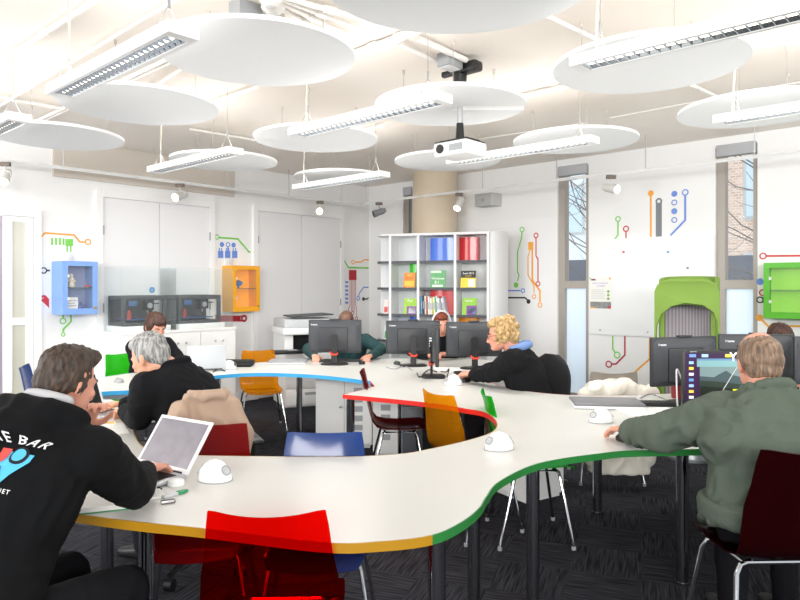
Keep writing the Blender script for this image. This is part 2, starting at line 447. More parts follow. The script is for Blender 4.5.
area('bounce_light', (.7, 4.7, 2.25), (.7, 4.7, 5), 5, 4, 18, (1, .98, .96))  # added uplight, not a fitting in the room; brightens ceiling and disc undersides
area('side_light', (3.6, 2.6, 2.5), (-1.4, 9.0, 1.6), 2.4, 1.2, 40, (1, .99, .97))  # added out-of-view lamp that brightens the far doors and corner
SC.view_settings.view_transform = 'Standard'
SC.view_settings.exposure = 0.13
# ------------------------------------------------------------------ overhead: discs, lights, track, pipes
DISCM = mat('disc_white', '#f7f9fa', .8)
ZD = 2.70
def disc(px, py, label, r=.51, slot=None, z=ZD):
    c = T(px, py, z); t = thing('acoustic_disc', label, 'acoustic panel', c, 0, 'round white acoustic discs under the ceiling')
    n = 64; pts = []
    if slot is None: pts = [(r*math.cos(2*PI*i/n), r*math.sin(2*PI*i/n)) for i in range(n)]
    else:
        h = .045; a = math.asin(h/r)
        pts = [(r*math.cos(a+(2*PI-2*a)*i/n), r*math.sin(a+(2*PI-2*a)*i/n)) for i in range(n+1)]+[(slot-h, -h), (slot-h, h)]
    obj('panel', MB().prism(pts, 0, .022), DISCM, t)
    for k in range(3):
        an = 2*PI*k/3+.5; x, y = r*.72*math.cos(an), r*.72*math.sin(an)
        w = obj('suspension_wire', MB().cyl((x, y, .022), (x, y, CEIL-z-.003), .0022, seg=6), WIRE, t)
        obj('wire_hook', MB().cyl((x, y, CEIL-z-.03), (x, y, CEIL-z-.003), .009, seg=8), BEIGE, w)
    return t
PJ = P(460, 140, 4.47)
disc(460, -20, 'round white disc cut off by the top of the picture, above the projector mount', .56)
disc(258, 57, 'large round white disc beneath the bundle of white ceiling pipes')
cD = T(450, 108, ZD)
disc(450, 108, 'round white disc slotted around the projector pole', slot=PJ.x-cD.x)
disc(648, 67, 'round white disc behind the long light at the upper right')
disc(140, 107, 'round white disc hanging just beyond the louvred light at the upper left')
disc(316, 140, 'round white disc behind the left end of the light nearest the projector')
disc(57, 138, 'round white disc at the far left, beside the light cut off by the picture edge')
disc(224, 162, 'small-looking round white disc over the first double door, behind a louvred light')
disc(340, 178, 'round white disc farthest into the room, in front of the corner')
disc(447, 162, 'round white disc behind the hanging projector')
disc(575, 142, 'round white disc above the tall narrow left window')
disc(757, 111, 'round white disc at the right edge, above the right window')

HOUSE = mat('lamp_white', '#f4f5f5', .4)
LOUV = mat('louvre_silver', '#ccd3da', .2, .85)
TUBE = mat('lamp_tube', '#fff6e8', .4, emit=3.0)
VDIR = math.atan2(RW.d.y, RW.d.x)
def pendant(px, py, label, left=True, L=1.28, z=2.5):
    """louvred strip light; (px,py) its left (far) end, or its near right end"""
    e = T(px, py, z); d = Vector((RW.d.x, RW.d.y, 0))
    c = e+d*L/2 if left else e-d*L/2
    t = thing('pendant_light', label, 'strip light', c, VDIR, 'louvred white strip lights hung in rows')
    w, h = .068, .05
    b = MB(); b.box(-L/2, L/2, -w, -w+.02, 0, h); b.box(-L/2, L/2, w-.02, w, 0, h)
    b.box(-L/2, -L/2+.05, -w+.02, w-.02, 0, h); b.box(L/2-.05, L/2, -w+.02, w-.02, 0, h); b.box(-L/2+.05, L/2-.05, -w+.02, w-.02, h-.012, h)
    obj('housing', b, HOUSE, t, smooth=False)
    g = MB(); n = 26; x0, x1 = -L/2+.06, L/2-.06
    for i in range(n+1):
        x = x0+(x1-x0)*i/n; g.prism([(x-.010, h-.025), (x+.010, h-.025), (x+.0015, .003), (x-.0015, .003)], -w+.022, w-.022, ax='y')
    for s in (-1, 1):
        g.prism([(s*(w-.021), h-.02), (s*(w-.05), h-.02), (s*(w-.022), .004)], x0, x1, ax='x')
    obj('louvre', g, LOUV, t, smooth=False)
    obj('lamp_tube', MB().cyl((x0, 0, h-.03), (x1, 0, h-.03), .011, seg=10), TUBE, t)
    for s in (-1, 1):
        x = s*(L/2-.12)
        hgr = obj('hanger', MB().cyl((x, 0, h+.11), (x, 0, CEIL-z), .0025, seg=6).cyl((x, -w+.01, h), (x, 0, h+.11), .002, seg=6).cyl((x, w-.01, h), (x, 0, h+.11), .002, seg=6), WIRE, t)
        obj('wire_grip', MB().cyl((x, 0, h+.09), (x, 0, h+.14), .007, seg=8), ALU, hgr)
    x = -(L/2-.1)
    obj('flex', MB().tube([(x+.02, .01, CEIL-z), (x, .01, h+.2), (x-.01, .02, h)], .006, 8), mat('cream_flex', '#ece4d2', .6), t)
    l = bpy.data.lights.new('strip_glow', 'AREA'); l.shape = 'RECTANGLE'; l.size = L*.9; l.size_y = .1; l.energy = 2 if e.y < 4.9 else 17; l.color = (1, .985, .96)
    o = bpy.data.objects.new('strip_glow', l); COL.objects.link(o); o.location = c-Vector((0, 0, .012)); o.rotation_euler = (0, 0, VDIR)
    l = bpy.data.lights.new('strip_uplight', 'AREA'); l.shape = 'RECTANGLE'; l.size = L*.9; l.size_y = .1; l.energy = 3; l.color = (1, .975, .94)
    o = bpy.data.objects.new('strip_uplight', l); COL.objects.link(o); o.location = c+Vector((0, 0, h+.01)); o.rotation_euler = (PI, 0, VDIR)
pendant(59, 97, 'white louvred strip light overlapping the discs at the upper left, its end cap towards us')
pendant(296, 137, 'white louvred strip light crossing the disc with the projector pole')
pendant(576, 70, 'largest white louvred strip light running out of the picture at the upper right')
pendant(716, 125, 'white louvred strip light under the disc at the right edge')
pendant(154, 173, 'white louvred strip light over the first double door')
pendant(297, 190, 'white louvred strip light farthest into the room, over the second double door')
pendant(451, 165, 'white louvred strip light beside the projector')
pendant(20, 121, 'white louvred strip light almost cut off at the left edge', left=False)

# lighting track: two straight rails and a rounded corner
ZT = 2.675
def trackpt(W, a, off): return W.pos(a, ZT, off)
p = [LW.pos(-6, ZT, .3), LW.pos(aC-.85, ZT, .3)]
q = [RW.pos(.55, ZT, .6), RW.pos(8.6, ZT, .6)]
mid = LW.pos(aC-.42, ZT, .33)
t = thing('lighting_track', 'long white lighting track hung below the ceiling along both walls', 'lighting track')
pts = [p[0], p[1], mid.lerp((p[1]+q[0])/2, .1), q[0], q[1]]
for a, b in zip(pts, pts[1:]):
    d = (b-a).normalized(); s = Vector((-d.y, d.x, 0))*.018; u = Vector((0, 0, .017))
    obj('rail', MB().loft([(a, s, u), (b, s, u)], 4, e=2.0), HOUSE, t, smooth=False)
for k in range(9):
    a = p[0].lerp(p[1], k/8); obj('drop_rod', MB().cyl(a, (a.x, a.y, CEIL), .005, seg=8), ALU, t)
for k in range(9):
    a = q[0].lerp(q[1], k/8); obj('drop_rod', MB().cyl(a, (a.x, a.y, CEIL), .005, seg=8), ALU, t)
BULB = mat('spot_glow', '#fff0d8', .3, emit=6.0); BULBW = mat('spot_glow_warm', '#ffd89a', .3, emit=9.0)
SPG = mat('spot_grey', '#d9d9d6', .4); SPD = mat('spot_dark', '#8b8e92', .4)
def spot(W, px, label, yaw, pitch, m, glow, off):
    a, _ = W.hit(px, 285, off); c = W.pos(a, ZT-.02, off)
    t = thing('track_spotlight', label, 'spotlight', c, 0, 'small spotlights on the lighting track')
    obj('adapter', MB().box(-.05, .05, -.018, .018, -.035, .004, bev=.004), mat('spot_adapter', '#6e6257', .5), t)
    obj('yoke', MB().tube([(0, 0, -.035), (.0, 0, -.07), (.05, 0, -.09), (.052, 0, -.13)], .006, 8), m, t)
    Rm = (Matrix.Translation((0, 0, -.135)) @ look(yaw, pitch).to_4x4())
    h = MB().cyl((0, -.07, 0), (0, .04, 0), .042, .046, 20).cyl((0, .04, 0), (0, .085, 0), .05, .052, 20); h.box(-.04, .04, -.1, -.065, -.03, .03, bev=.008); h.xf(Rm)
    hd = obj('spot_head', h, m, t)
    obj('lens', MB().cyl((0, .0855, 0), (0, .088, 0), .042, seg=20).xf(Rm), glow, hd)
spot(LW, 5, 'grey spotlight on the track at the left picture edge', .3+PI, .75, SPG, BULB, .3)
spot(LW, 180, 'white spotlight on the track above the first double door', 2.75, .35, SPG, BULB, .3)
spot(LW, 320, 'spotlight shining warm at us from above the second double door', PI+.05, .16, SPG, BULBW, .3)
spot(RW, 379, 'grey spotlight on the track at the corner above the bookcase end', 1.9, .35, SPD, GREYD, .6)
spot(RW, 459, 'white spotlight on the track in front of the beige column', 2.6, .8, SPG, BULB, .6)
spot(RW, 611, 'white spotlight on the track right of the left window', -2.6, .25, SPG, BULB, .6)

# ceiling conduits
PIPEM = mat('pipe_white', '#f1eeea', .45)
def pipe(a, b, r, label, z=CEIL-.03, couple=0, group='white conduits fixed under the ceiling'):
    A, B = T(a[0], a[1], z), T(b[0], b[1], z)
    t = thing('conduit_pipe', label, 'pipe', A, 0, group)
    d = B-A
    obj('tube', MB().cyl((0, 0, 0), d, r, seg=10), PIPEM, t)
    for k in range(couple):
        c = d*(k+1)/(couple+1); u = d.normalized()*.035
        obj('coupling', MB().cyl(c-u, c+u, r*1.45, seg=10), PIPEM, t)
    return t
pipe((-30, 81), (96, 0), .016, 'thick white ceiling pipe across the upper left corner', couple=2)
pipe((-12, 113), (178, -2), .011, 'long thin white ceiling pipe passing over the upper left strip light', couple=2)
pipe((118, 112), (192, 62), .014, 'white ceiling pipe behind the left strip light, nearest of the three', couple=1)
pipe((40, 122), (186, 55), .014, 'white ceiling pipe behind the left strip light, middle of the three')
pipe((30, 124), (172, 57), .014, 'white ceiling pipe behind the left strip light, last of the three')
for i, (s, w) in enumerate((('first', 0), ('second', 1), ('third', 2), ('fourth', 3))):
    pipe((262+w*10-8, 2+w*1.5-9), (345+w*9, 46-w*8), .015, '%s of four side by side white ceiling pipes at the top, counted from the left' % s, couple=1)
pipe((207, 104), (258, 87), .013, 'thin white ceiling pipe between the two left discs')
pipe((349, 55), (428, 27), .02, 'white ceiling pipe leading behind the top disc', couple=2)
pipe((398, 43), (441, 63), .017, 'white ceiling pipe running to the grey box above the projector, lower one')
pipe((417, 38), (466, 60), .02, 'white ceiling pipe running to the grey box above the projector, upper one')
pipe((497, 94), (556, 81), .012, 'thin white ceiling pipe right of the projector disc')
pipe((513, 98), (573, 85), .016, 'thicker white ceiling pipe right of the projector disc', couple=1)
pipe((547, 16), (604, 43), .014, 'white ceiling pipe at the top, left of the large strip light')
pipe((0, 97), (64, 109), .014, 'white ceiling pipe meeting the left disc end on')
pipe((190, 129), (255, 140), .012, 'thin white ceiling pipe over the first double door')
pipe((335, 138), (384, 125), .012, 'thin white ceiling pipe left of the projector disc')
pipe((692, 85), (722, 99), .014, 'short white ceiling pipe between the two right discs')
pipe((480, 139), (586, 123), .006, 'fine white cable line under the ceiling near the left window', group=None)
pipe((610, 118), (800, 82), .006, 'fine white cable line under the ceiling at the right', group=None)
def junction(px, py, label, yaw=0.83, s=1.0):
    c = T(px, py, CEIL-.05); t = thing('junction_box', label, 'electrical box', c, yaw)
    obj('body', MB().box(-.075*s, .075*s, -.05*s, .05*s, -.04, .05, bev=.004), GREYM, t)
    obj('cover', MB().box(-.06*s, .06*s, -.04*s, .04*s, -.046, -.04).box(-.05*s, -.01*s, -.02, .02, -.05, -.046).box(.01*s, .05*s, -.02, .02, -.05, -.046), GREYW, t)
junction(246, 13, 'grey electrical box at the top beside the pipe bundle')
junction(450, 62, 'grey electrical box on the ceiling above the projector mount')
for k, (x, y) in enumerate(((271, 4), (273, 12), (274, 24))):
    c = T(x, y, CEIL-.06); t = thing('smoke_detector', 'white round detector cluster on the ceiling pipes, %s one' % ('top', 'middle', 'lowest')[k], 'detector', c, 0)
    obj('body', MB().lathe([(.03, .06), (.06, .055), (.065, .02), (.05, 0), (.03, -.012)], 20), PIPEM, t)
    obj('sensor_ring', MB().lathe([(.028, -.012), (.03, -.016), (.02, -.02)], 16), GREYW, t)

# projector on its pole
pj = thing('projector', 'white projector hanging from a black clamp and pole', 'projector', (PJ.x, PJ.y, 0), RW.rot+PI)
zb = 1.5+(285-150)/F*PJ.y
bd = MB().box(-.14, .14, -.12, .12, zb-.05, zb+.045, bev=.018, seg=3)
body = obj('projector_body', bd, mat('projector_white', '#eceded', .4), pj)
obj('lens', MB().cyl((.075, .118, zb-.002), (.075, .13, zb-.002), .03, seg=20).cyl((.075, .13, zb-.002), (.075, .132, zb-.002), .021, seg=20), BLACK, body)
obj('air_grille', MB().box(-.11, .0, .1205, .122, zb-.025, zb+.02), GREYM, body)
obj('control_strip', MB().box(-.13, .13, -.11, .11, zb+.0455, zb+.05), BLACK, body)
for k, c in enumerate(('#d0402e', '#3a8f3a', '#2f5fae')):
    obj('plug', MB().box(-.08+k*.035, -.06+k*.035, -.05, -.02, zb+.05, zb+.07), mat('plug%d' % k, c, .4), pj)
obj('mount_plate', MB().box(-.11, .11, -.08, .08, zb+.05, zb+.062).box(-.02, .02, -.02, .02, zb+.062, zb+.09), BLACK, pj)
obj('pole', MB().cyl((0, 0, zb+.09), (0, 0, CEIL-.12), .019, seg=16), mat('pole_grey', '#c5c6c8', .3, .6), pj)
obj('pole_collar', MB().cyl((0, 0, zb+.075), (0, 0, zb+.18), .03, .024, 16), BLACK, pj)
obj('ceiling_clamp', MB().cyl((0, 0, ZD+.1), (0, 0, CEIL-.06), .04, .05, 16).box(-.16, .05, -.05, .05, CEIL-.1, CEIL-.03, bev=.02).box(.05, .15, -.02, .02, CEIL-.09, CEIL-.05, bev=.01), BLACK, pj)

# loudspeaker on the right wall
c = P(486, 200, 8.6); a, z = RW.hit(486, 200, .14)
sp = thing('loudspeaker', 'small pale grey loudspeaker on the wall right of the beige column', 'loudspeaker', RW.pos(a, z, .005), RW.rot)
obj('cabinet', MB().prism([(-.13, -.2), (.13, -.2), (.15, -.0), (-.15, -.0)], -.08, .08), mat('speaker_grey', '#c7c8c6', .5), sp)
obj('grille', MB().prism([(-.125, -.208), (.125, -.208), (.125, -.2), (-.125, -.2)], -.073, .073), mat('speaker_cloth', '#b7b8b6', .8, bump=.3), sp)
obj('badge', MB().cyl((0, -.213, -.005), (0, -.208, -.005), .022, seg=14), GREYM, sp)

# ------------------------------------------------------------------ painted circuit motifs on the walls
def decal(W, label, parts, m, group=None):
    """parts: ('line', pts, width px), ('ring', c, r, w), ('dot', c, r), ('rect', x0,y0,x1,y1) in survey pixels on the wall"""
    off = .003
    def q(p):
        a, z = W.hit(p[0], p[1], off); return Vector((a, z))
    mb = MB()
    p0 = parts[0][1] if parts[0][0] != 'rect' else parts[0][1:3]
    p0 = p0[0] if parts[0][0] in ('line', 'poly') else p0
    o0 = q(p0)
    def sc(p):                       # metres per pixel there
        return abs(W.hit(p[0], p[1]-5, off)[1]-W.hit(p[0], p[1]+5, off)[1])/10
    k = [0]
    def add(pts):
        y = -.0003*(k[0] % 5); k[0] += 1
        pts = [Vector(p)-o0 for p in pts]
        mb.bm.faces.new([mb.bm.verts.new((p.x, y, p.y)) for p in pts])
    for e in parts:
        if e[0] == 'line':
            pts = [q(p) for p in e[1]]; w = e[2]*sc(e[1][0])/2
            nrm = []
            for i in range(len(pts)):
                d0 = (pts[i]-pts[i-1]).normalized() if i else (pts[1]-pts[0]).normalized()
                d1 = (pts[i+1]-pts[i]).normalized() if i < len(pts)-1 else d0
                b = (d0+d1).normalized(); n = Vector((-b.y, b.x)); nrm.append(n*(w/max(.4, abs(n.dot(Vector((-d1.y, d1.x)))))))
            for i in range(len(pts)-1): add([pts[i]+nrm[i], pts[i]-nrm[i], pts[i+1]-nrm[i+1], pts[i+1]+nrm[i+1]])
        elif e[0] == 'ring':
            c = q(e[1]); s = sc(e[1]); r, w = e[2]*s, e[3]*s; n = 24
            for i in range(n):
                a0, a1 = 2*PI*i/n, 2*PI*(i+1)/n
                f = lambda R, a: c+Vector((math.cos(a), math.sin(a)))*R
                add([f(r-w/2, a0), f(r+w/2, a0), f(r+w/2, a1), f(r-w/2, a1)]); k[0] -= 1
            k[0] += 1
        elif e[0] == 'dot':
            c = q(e[1]); r = e[2]*sc(e[1]); add([c+Vector((math.cos(2*PI*i/20), math.sin(2*PI*i/20)))*r for i in range(20)])
        elif e[0] == 'rect':
            add([q((e[1], e[2])), q((e[3], e[2])), q((e[3], e[4])), q((e[1], e[4]))])
        elif e[0] == 'poly': add([q(p) for p in e[1]])
    bm = mb.bm
    me = bpy.data.meshes.new('circuit_decal'); bm.to_mesh(me); bm.free(); me.materials.append(m)
    o = bpy.data.objects.new('circuit_decal', me); COL.objects.link(o)
    o.location = W.pos(o0.x, o0.y, off); o.rotation_euler.z = W.rot
    return tag(o, label, 'wall graphic', group or 'coloured circuit motifs painted on the walls')
decal(LW, 'orange line ending in a ring painted above the blue display case', [('line', [(41, 237), (45, 233), (74, 235), (80, 242), (85, 242)], 1.7), ('ring', (88, 242), 2.6, 1.2)], DORANGE)
decal(LW, 'green comb of small bars painted above the blue display case', [('rect', 51, 238, 53, 245), ('rect', 55, 238, 57, 245), ('rect', 59, 238, 61, 245), ('rect', 62.6, 238.5, 64.4, 245), ('rect', 65.5, 239, 73, 246), ('rect', 66.5, 246, 68, 252), ('rect', 70, 246, 71.5, 252)], DGREEN)
decal(LW, 'black ring painted at the upper left of the blue display case', [('ring', (43.7, 270.5), 2.7, 1.2), ('line', [(46.5, 270.5), (50, 270.5)], 1.6)], DBLACK)
decal(LW, 'red drop with a ring hole painted at the lower left of the blue display case', [('ring', (43.7, 298.5), 2.4, 2.2), ('poly', [(45.5, 295.5), (41.5, 300.5), (49, 308), (49, 299)])], DRED)
decal(LW, 'green rings on a bent line painted under the blue display case', [('ring', (63, 321), 2.7, 1.1), ('line', [(63, 314), (63, 318)], 1.5), ('line', [(71, 314), (71, 321.5), (63.5, 329), (63, 332)], 1.7), ('ring', (63.2, 334.5), 1.7, 1)], DGREEN)
decal(LW, 'green angled line with a ring painted above the orange display case', [('ring', (217, 237), 2.2, 1), ('line', [(219, 237.5), (238, 239), (249, 252), (250.5, 252)], 1.8)], DGREEN)
decal(LW, 'three blue plug figures painted above the orange display case', [('dot', (222, 244.5), 2.5), ('ring', (228, 244.6), 2.1, .9), ('dot', (233.6, 245), 2.5)]+[r for x in (218, 225, 232) for r in (('rect', x, 251, x+5.3, 258), ('rect', x+.8, 248, x+1.8, 251), ('rect', x+3.2, 248, x+4.2, 251))]+[('rect', 227.2, 247, 228.4, 251)], DBLUE)
decal(LW, 'crimson bar with a ring hole painted under the orange display case', [('poly', [(214, 313), (217, 315.5), (245, 315.5), (245, 317), (214, 317)]), ('poly', [(214, 319.8), (245, 319.8), (245, 321.6), (214, 321.6)]), ('rect', 214, 317, 240.5, 319.8), ('ring', (244, 318.4), 2.7, 2)], DCRIM)
decal(LW, 'green angled line painted between the second double door and the bookcase', [('line', [(342, 257), (348.5, 267.5), (368.5, 268)], 1.7)], DGREEN)
decal(LW, 'orange line with a ring painted left of the bookcase top', [('ring', (353, 262), 1.9, .9), ('line', [(355, 262), (361, 262), (364, 259.8), (368.5, 259.8)], 1.4)], DORANGE)
decal(LW, 'crimson square with five lines running down to rings, left of the bookcase', [('rect', 349, 270, 356.5, 280)]+[('line', [(x, 280), (x, 305), (x2, 309), (x2, y)], .6) for x, x2, y in ((350, 348.5, 318), (351.4, 351.4, 311), (352.8, 352.8, 311), (354.2, 354.2, 311), (355.6, 356.5, 316))]+[('ring', (352.6, 313), 1.7, .8), ('ring', (356.4, 318.5), 1.7, .8)], DCRIM)
decal(LW, 'column of blue dashes painted beside the second double door', [('rect', 345.3, y, 348.2, y+2.1) for y in (281.2, 285.3, 289.4, 293.4, 297.5, 301.6)], DBLUE)
decal(LW, 'blue angled line with a ring painted left of the bookcase', [('ring', (358.3, 298.3), 1.9, .9), ('line', [(358.6, 296), (359.5, 293), (363.5, 287.3), (368.5, 287.3)], 1.2)], DBLUE)
decal(LW, 'black dot and stepped line painted left of the bookcase', [('dot', (363.5, 299), 1.9), ('line', [(364, 299), (367, 299), (368.5, 297.5)], 1.3)], DBLACK)
decal(RW, 'tall thin green line with a ring at its top, right of the bookcase', [('ring', (522, 229.5), 2.3, 1), ('line', [(522, 232), (521.5, 238), (517.5, 252), (517.5, 272), (519, 275), (517.5, 281)], 1.3), ('dot', (516, 285), 2.7)], DGREEN)
decal(RW, 'orange block with long lines ending in rings, right of the bookcase', [('rect', 528.3, 242, 533.2, 250), ('line', [(530, 250), (528, 257), (528, 275), (534, 285), (534, 293)], 1.2), ('ring', (534, 296.5), 1.9, 1), ('line', [(532.3, 250), (532.3, 280), (540, 291), (540, 302)], 1.8), ('ring', (540, 305), 2.1, 1)], DORANGE)
decal(RW, 'tall thin red line with a ring at both ends, right of the bookcase', [('ring', (536, 235.5), 2.3, 1.1), ('line', [(536, 238), (536, 256), (538, 259), (538, 281)], 1.2), ('ring', (538, 283.8), 2.2, 1)], DRED)
decal(RW, 'blue line ending in a ring touching the bookcase side', [('line', [(503, 290.6), (520.5, 290.6)], 1.3), ('ring', (523, 290.6), 2, .9)], DBLUE)
decal(RW, 'black line with a dot touching the bookcase side', [('line', [(503, 297.7), (525, 297.7), (528, 300.5)], 1.5), ('dot', (528.5, 301.5), 2.3)], DBLACK)
decal(RW, 'short green line with a ring above the whiteboard left end', [('ring', (618, 219), 2.4, 1.1), ('line', [(618, 221.5), (618, 235), (614, 240)], 1.4)], DGREEN)
decal(RW, 'short red line with a ring above the whiteboard left end', [('ring', (626, 228.8), 2.6, 1.2), ('line', [(626, 231.5), (626, 240)], 1.3)], DRED)
decal(RW, 'thin orange line with a solid dot above the whiteboard', [('dot', (650.8, 193.3), 2.9), ('line', [(650.8, 194), (650.8, 238)], 1.8)], DORANGE)
decal(RW, 'thick dark grey bar with a ring at its top above the whiteboard', [('ring', (658.8, 201.3), 2.5, 1.7), ('poly', [(655.8, 201.5), (656.6, 203.8), (661, 203.8), (661.8, 201.5), (661.8, 238), (655.8, 238)])], DGREY)
decal(RW, 'blue dots and rings in a column above the whiteboard', [('dot', (674.3, 193.8), 3), ('ring', (674.3, 202.5), 2.4, 1.1), ('dot', (674.3, 211.2), 3), ('ring', (674.3, 220), 2.4, 1.1)], DBLUE)
decal(RW, 'blue line with a ring bending left above the whiteboard', [('ring', (685.2, 192.4), 2.7, 1.2), ('line', [(685.2, 195), (685.2, 220), (670.5, 235.5)], 2.0)], DBLUE)
decal(RW, 'long red line with a ring over the green display case', [('ring', (763, 256), 2.8, 1.3), ('line', [(766, 256), (850, 255.3)], 1.8)], DRED)
decal(RW, 'blue dot at the left of the green display case', [('dot', (760, 281.7), 3.4)], DBLUE)
decal(RW, 'red ring at the left of the green display case', [('ring', (762.6, 292.7), 2.8, 1.3)], DRED)
decal(RW, 'black ring with a tail at the left of the green display case', [('ring', (760, 299.8), 2.8, 1.3), ('line', [(763.3, 297), (763.3, 303)], 1.2)], DBLACK)
decal(RW, 'orange dot and line under the green display case', [('dot', (759.5, 317.8), 3.3), ('line', [(760, 318), (768, 326), (850, 326.5)], 1.9)], DORANGE)
decal(RW, 'green line ending in a ring below the whiteboard', [('line', [(612.7, 336), (612.7, 349), (615, 352)], 1.5), ('ring', (617.2, 355), 2.9, 1.2)], DGREEN)
decal(RW, 'red line bending to a ring below the whiteboard', [('line', [(624.8, 336), (624.8, 355), (616, 364), (612, 364)], 1.6), ('ring', (608.8, 364.2), 2.9, 1.3)], DCRIM)
decal(RW, 'orange line bending left below the whiteboard', [('line', [(649.7, 338), (649.7, 359), (628, 378)], 1.7), ('ring', (627, 379), 2.6, 1.2)], DORANGE)
# ------------------------------------------------------------------ the winding worktable
TT = .74; TH = .029
OUTER = [(-1.09, 2.2), (-.85, 2.12), (-.625, 2.064), (-.236, 1.95), (-.06, 1.955), (.097, 2.005), (.2, 2.12), (.27, 2.25), (.31, 2.37), (.388, 2.56), (.598, 2.82), (.905, 2.98), (1.105, 3.035), (1.6, 3.06), (2.2, 3.02), (3.0, 2.95), (3.6, 3.15), (3.9, 3.8), (3.6, 4.6), (2.8, 4.75), (2.2, 4.68), (1.5, 4.54), (1.115, 4.58), (.85, 4.8), (.72, 5.15), (.8, 5.6), (.98, 6.1), (.9, 6.7), (.4, 6.85), (-.3, 6.8), (-.9, 6.7), (-1.5, 6.4), (-2.05, 6.0), (-2.35, 5.65), (-2.5, 5.25), (-2.55, 4.8), (-2.5, 4.3), (-2.36, 3.6), (-2.0, 2.95), (-1.55, 2.5), (-1.25, 2.28)]
INNER = [(-.94, 2.95), (-.666, 2.93), (-.265, 2.92), (0, 2.97), (.139, 3.06), (.343, 3.24), (.48, 3.42), (.535, 3.65), (.51, 3.93), (.4, 4.06), (.258, 4.2), (0, 4.37), (-.396, 4.58), (-.3, 4.74), (-.19, 4.95), (-.237, 5.22), (-.585, 5.5), (-.9, 5.65), (-1.21, 5.7), (-1.45, 5.62), (-1.63, 5.42), (-1.75, 5.05), (-1.88, 4.8), (-2.08, 4.72), (-2.26, 4.6), (-2.3, 4.4), (-2.12, 4.2), (-1.85, 4.07), (-1.6, 3.88), (-1.42, 3.5), (-1.24, 3.15), (-1.1, 3.0)]
N_ = 5
co = catmull([(x, y, 0) for x, y in OUTER], N_); ci = catmull([(x, y, 0) for x, y in INNER], N_, sharp=(12, 14, 15))
tab = thing('worktable', 'long winding white worktable with yellow, green, red and blue edges', 'table')
def plate(outer, inner, z0, z1):
    bm = bmesh.new(); tris = geometry.tessellate_polygon([outer, inner]); pts = outer+inner
    for z, fl in ((z1, False), (z0, True)):
        vs = [bm.verts.new((p.x, p.y, z)) for p in pts]
        for t in tris:
            try: bm.faces.new([vs[i] for i in (t[::-1] if fl else t)])
            except ValueError: pass
    return bm
bm = plate(co, ci, TT-TH, TT)
for f in bm.faces:
    f.normal_update()
    if (f.normal.z > 0) != (f.calc_center_median().z > TT-TH/2): f.normal_flip()
me = bpy.data.meshes.new('tabletop'); bm.to_mesh(me); bm.free(); me.materials.append(TABW)
o = bpy.data.objects.new('tabletop', me); COL.objects.link(o); o.parent = tab
def band(loop, i0, i1, m, out):
    mb = MB(); idx = [(i % len(loop)) for i in range(i0*N_, i1*N_+1)]
    def nrm(i):
        d = (loop[(i+1) % len(loop)]-loop[i-1]).normalized(); return Vector((d.y, -d.x, 0))*out
    rows = [[(loop[i].x+nrm(i).x*e, loop[i].y+nrm(i).y*e, z) for i in idx] for e, z in ((-.002, TT-TH), (.003, TT-TH), (.003, TT+.0004), (-.002, TT+.0004))]
    mb.grid(rows); return obj('edge_band', mb, m, tab)
band(co, 0, 5, YEL, 1).__setitem__('label', 'yellow edge band')
band(co, 5, 17, GRN, 1).__setitem__('label', 'green edge band')
band(co, 17, 27, RED, 1).__setitem__('label', 'red edge band')
band(co, 27, 35, BLU, 1).__setitem__('label', 'blue edge band')
band(co, 35, len(OUTER), YEL, 1).__setitem__('label', 'yellow edge band')
band(ci, 0, 7, YEL, -1).__setitem__('label', 'yellow edge band')
band(ci, 7, 15, RED, -1).__setitem__('label', 'red edge band')
band(ci, 15, 25, BLU, -1).__setitem__('label', 'blue edge band')
band(ci, 25, len(INNER), YEL, -1).__setitem__('label', 'yellow edge band')
LEGM = mat('leg_chrome', '#b4b6ba', .12, 1.0)
for x, y in ((-.94, 2.45), (.12, 2.16), (.345, 3.08), (.6, 2.98), (1.42, 3.32), (.58, 4.30), (-1.42, 3.2), (-.36, 4.80), (-2.12, 5.2), (-1.62, 5.85), (-1.74, 6.0), (.7, 6.3), (2.9, 3.3), (2.9, 4.4), (1.3, 4.35), (-2.35, 4.3), (-1.0, 6.55)):
    l = obj('leg', MB().cyl((x, y, .012), (x, y, TT-TH), .03, seg=24), LEGM, tab)
    obj('foot_disc', MB().cyl((x, y, 0), (x, y, .012), .036, seg=24), BLACK, l)
tray = obj('cable_tray', MB().box(-2.2, -1.9, 4.84, 5.0, TT-TH-.05, TT-TH-.002), ALU, tab)

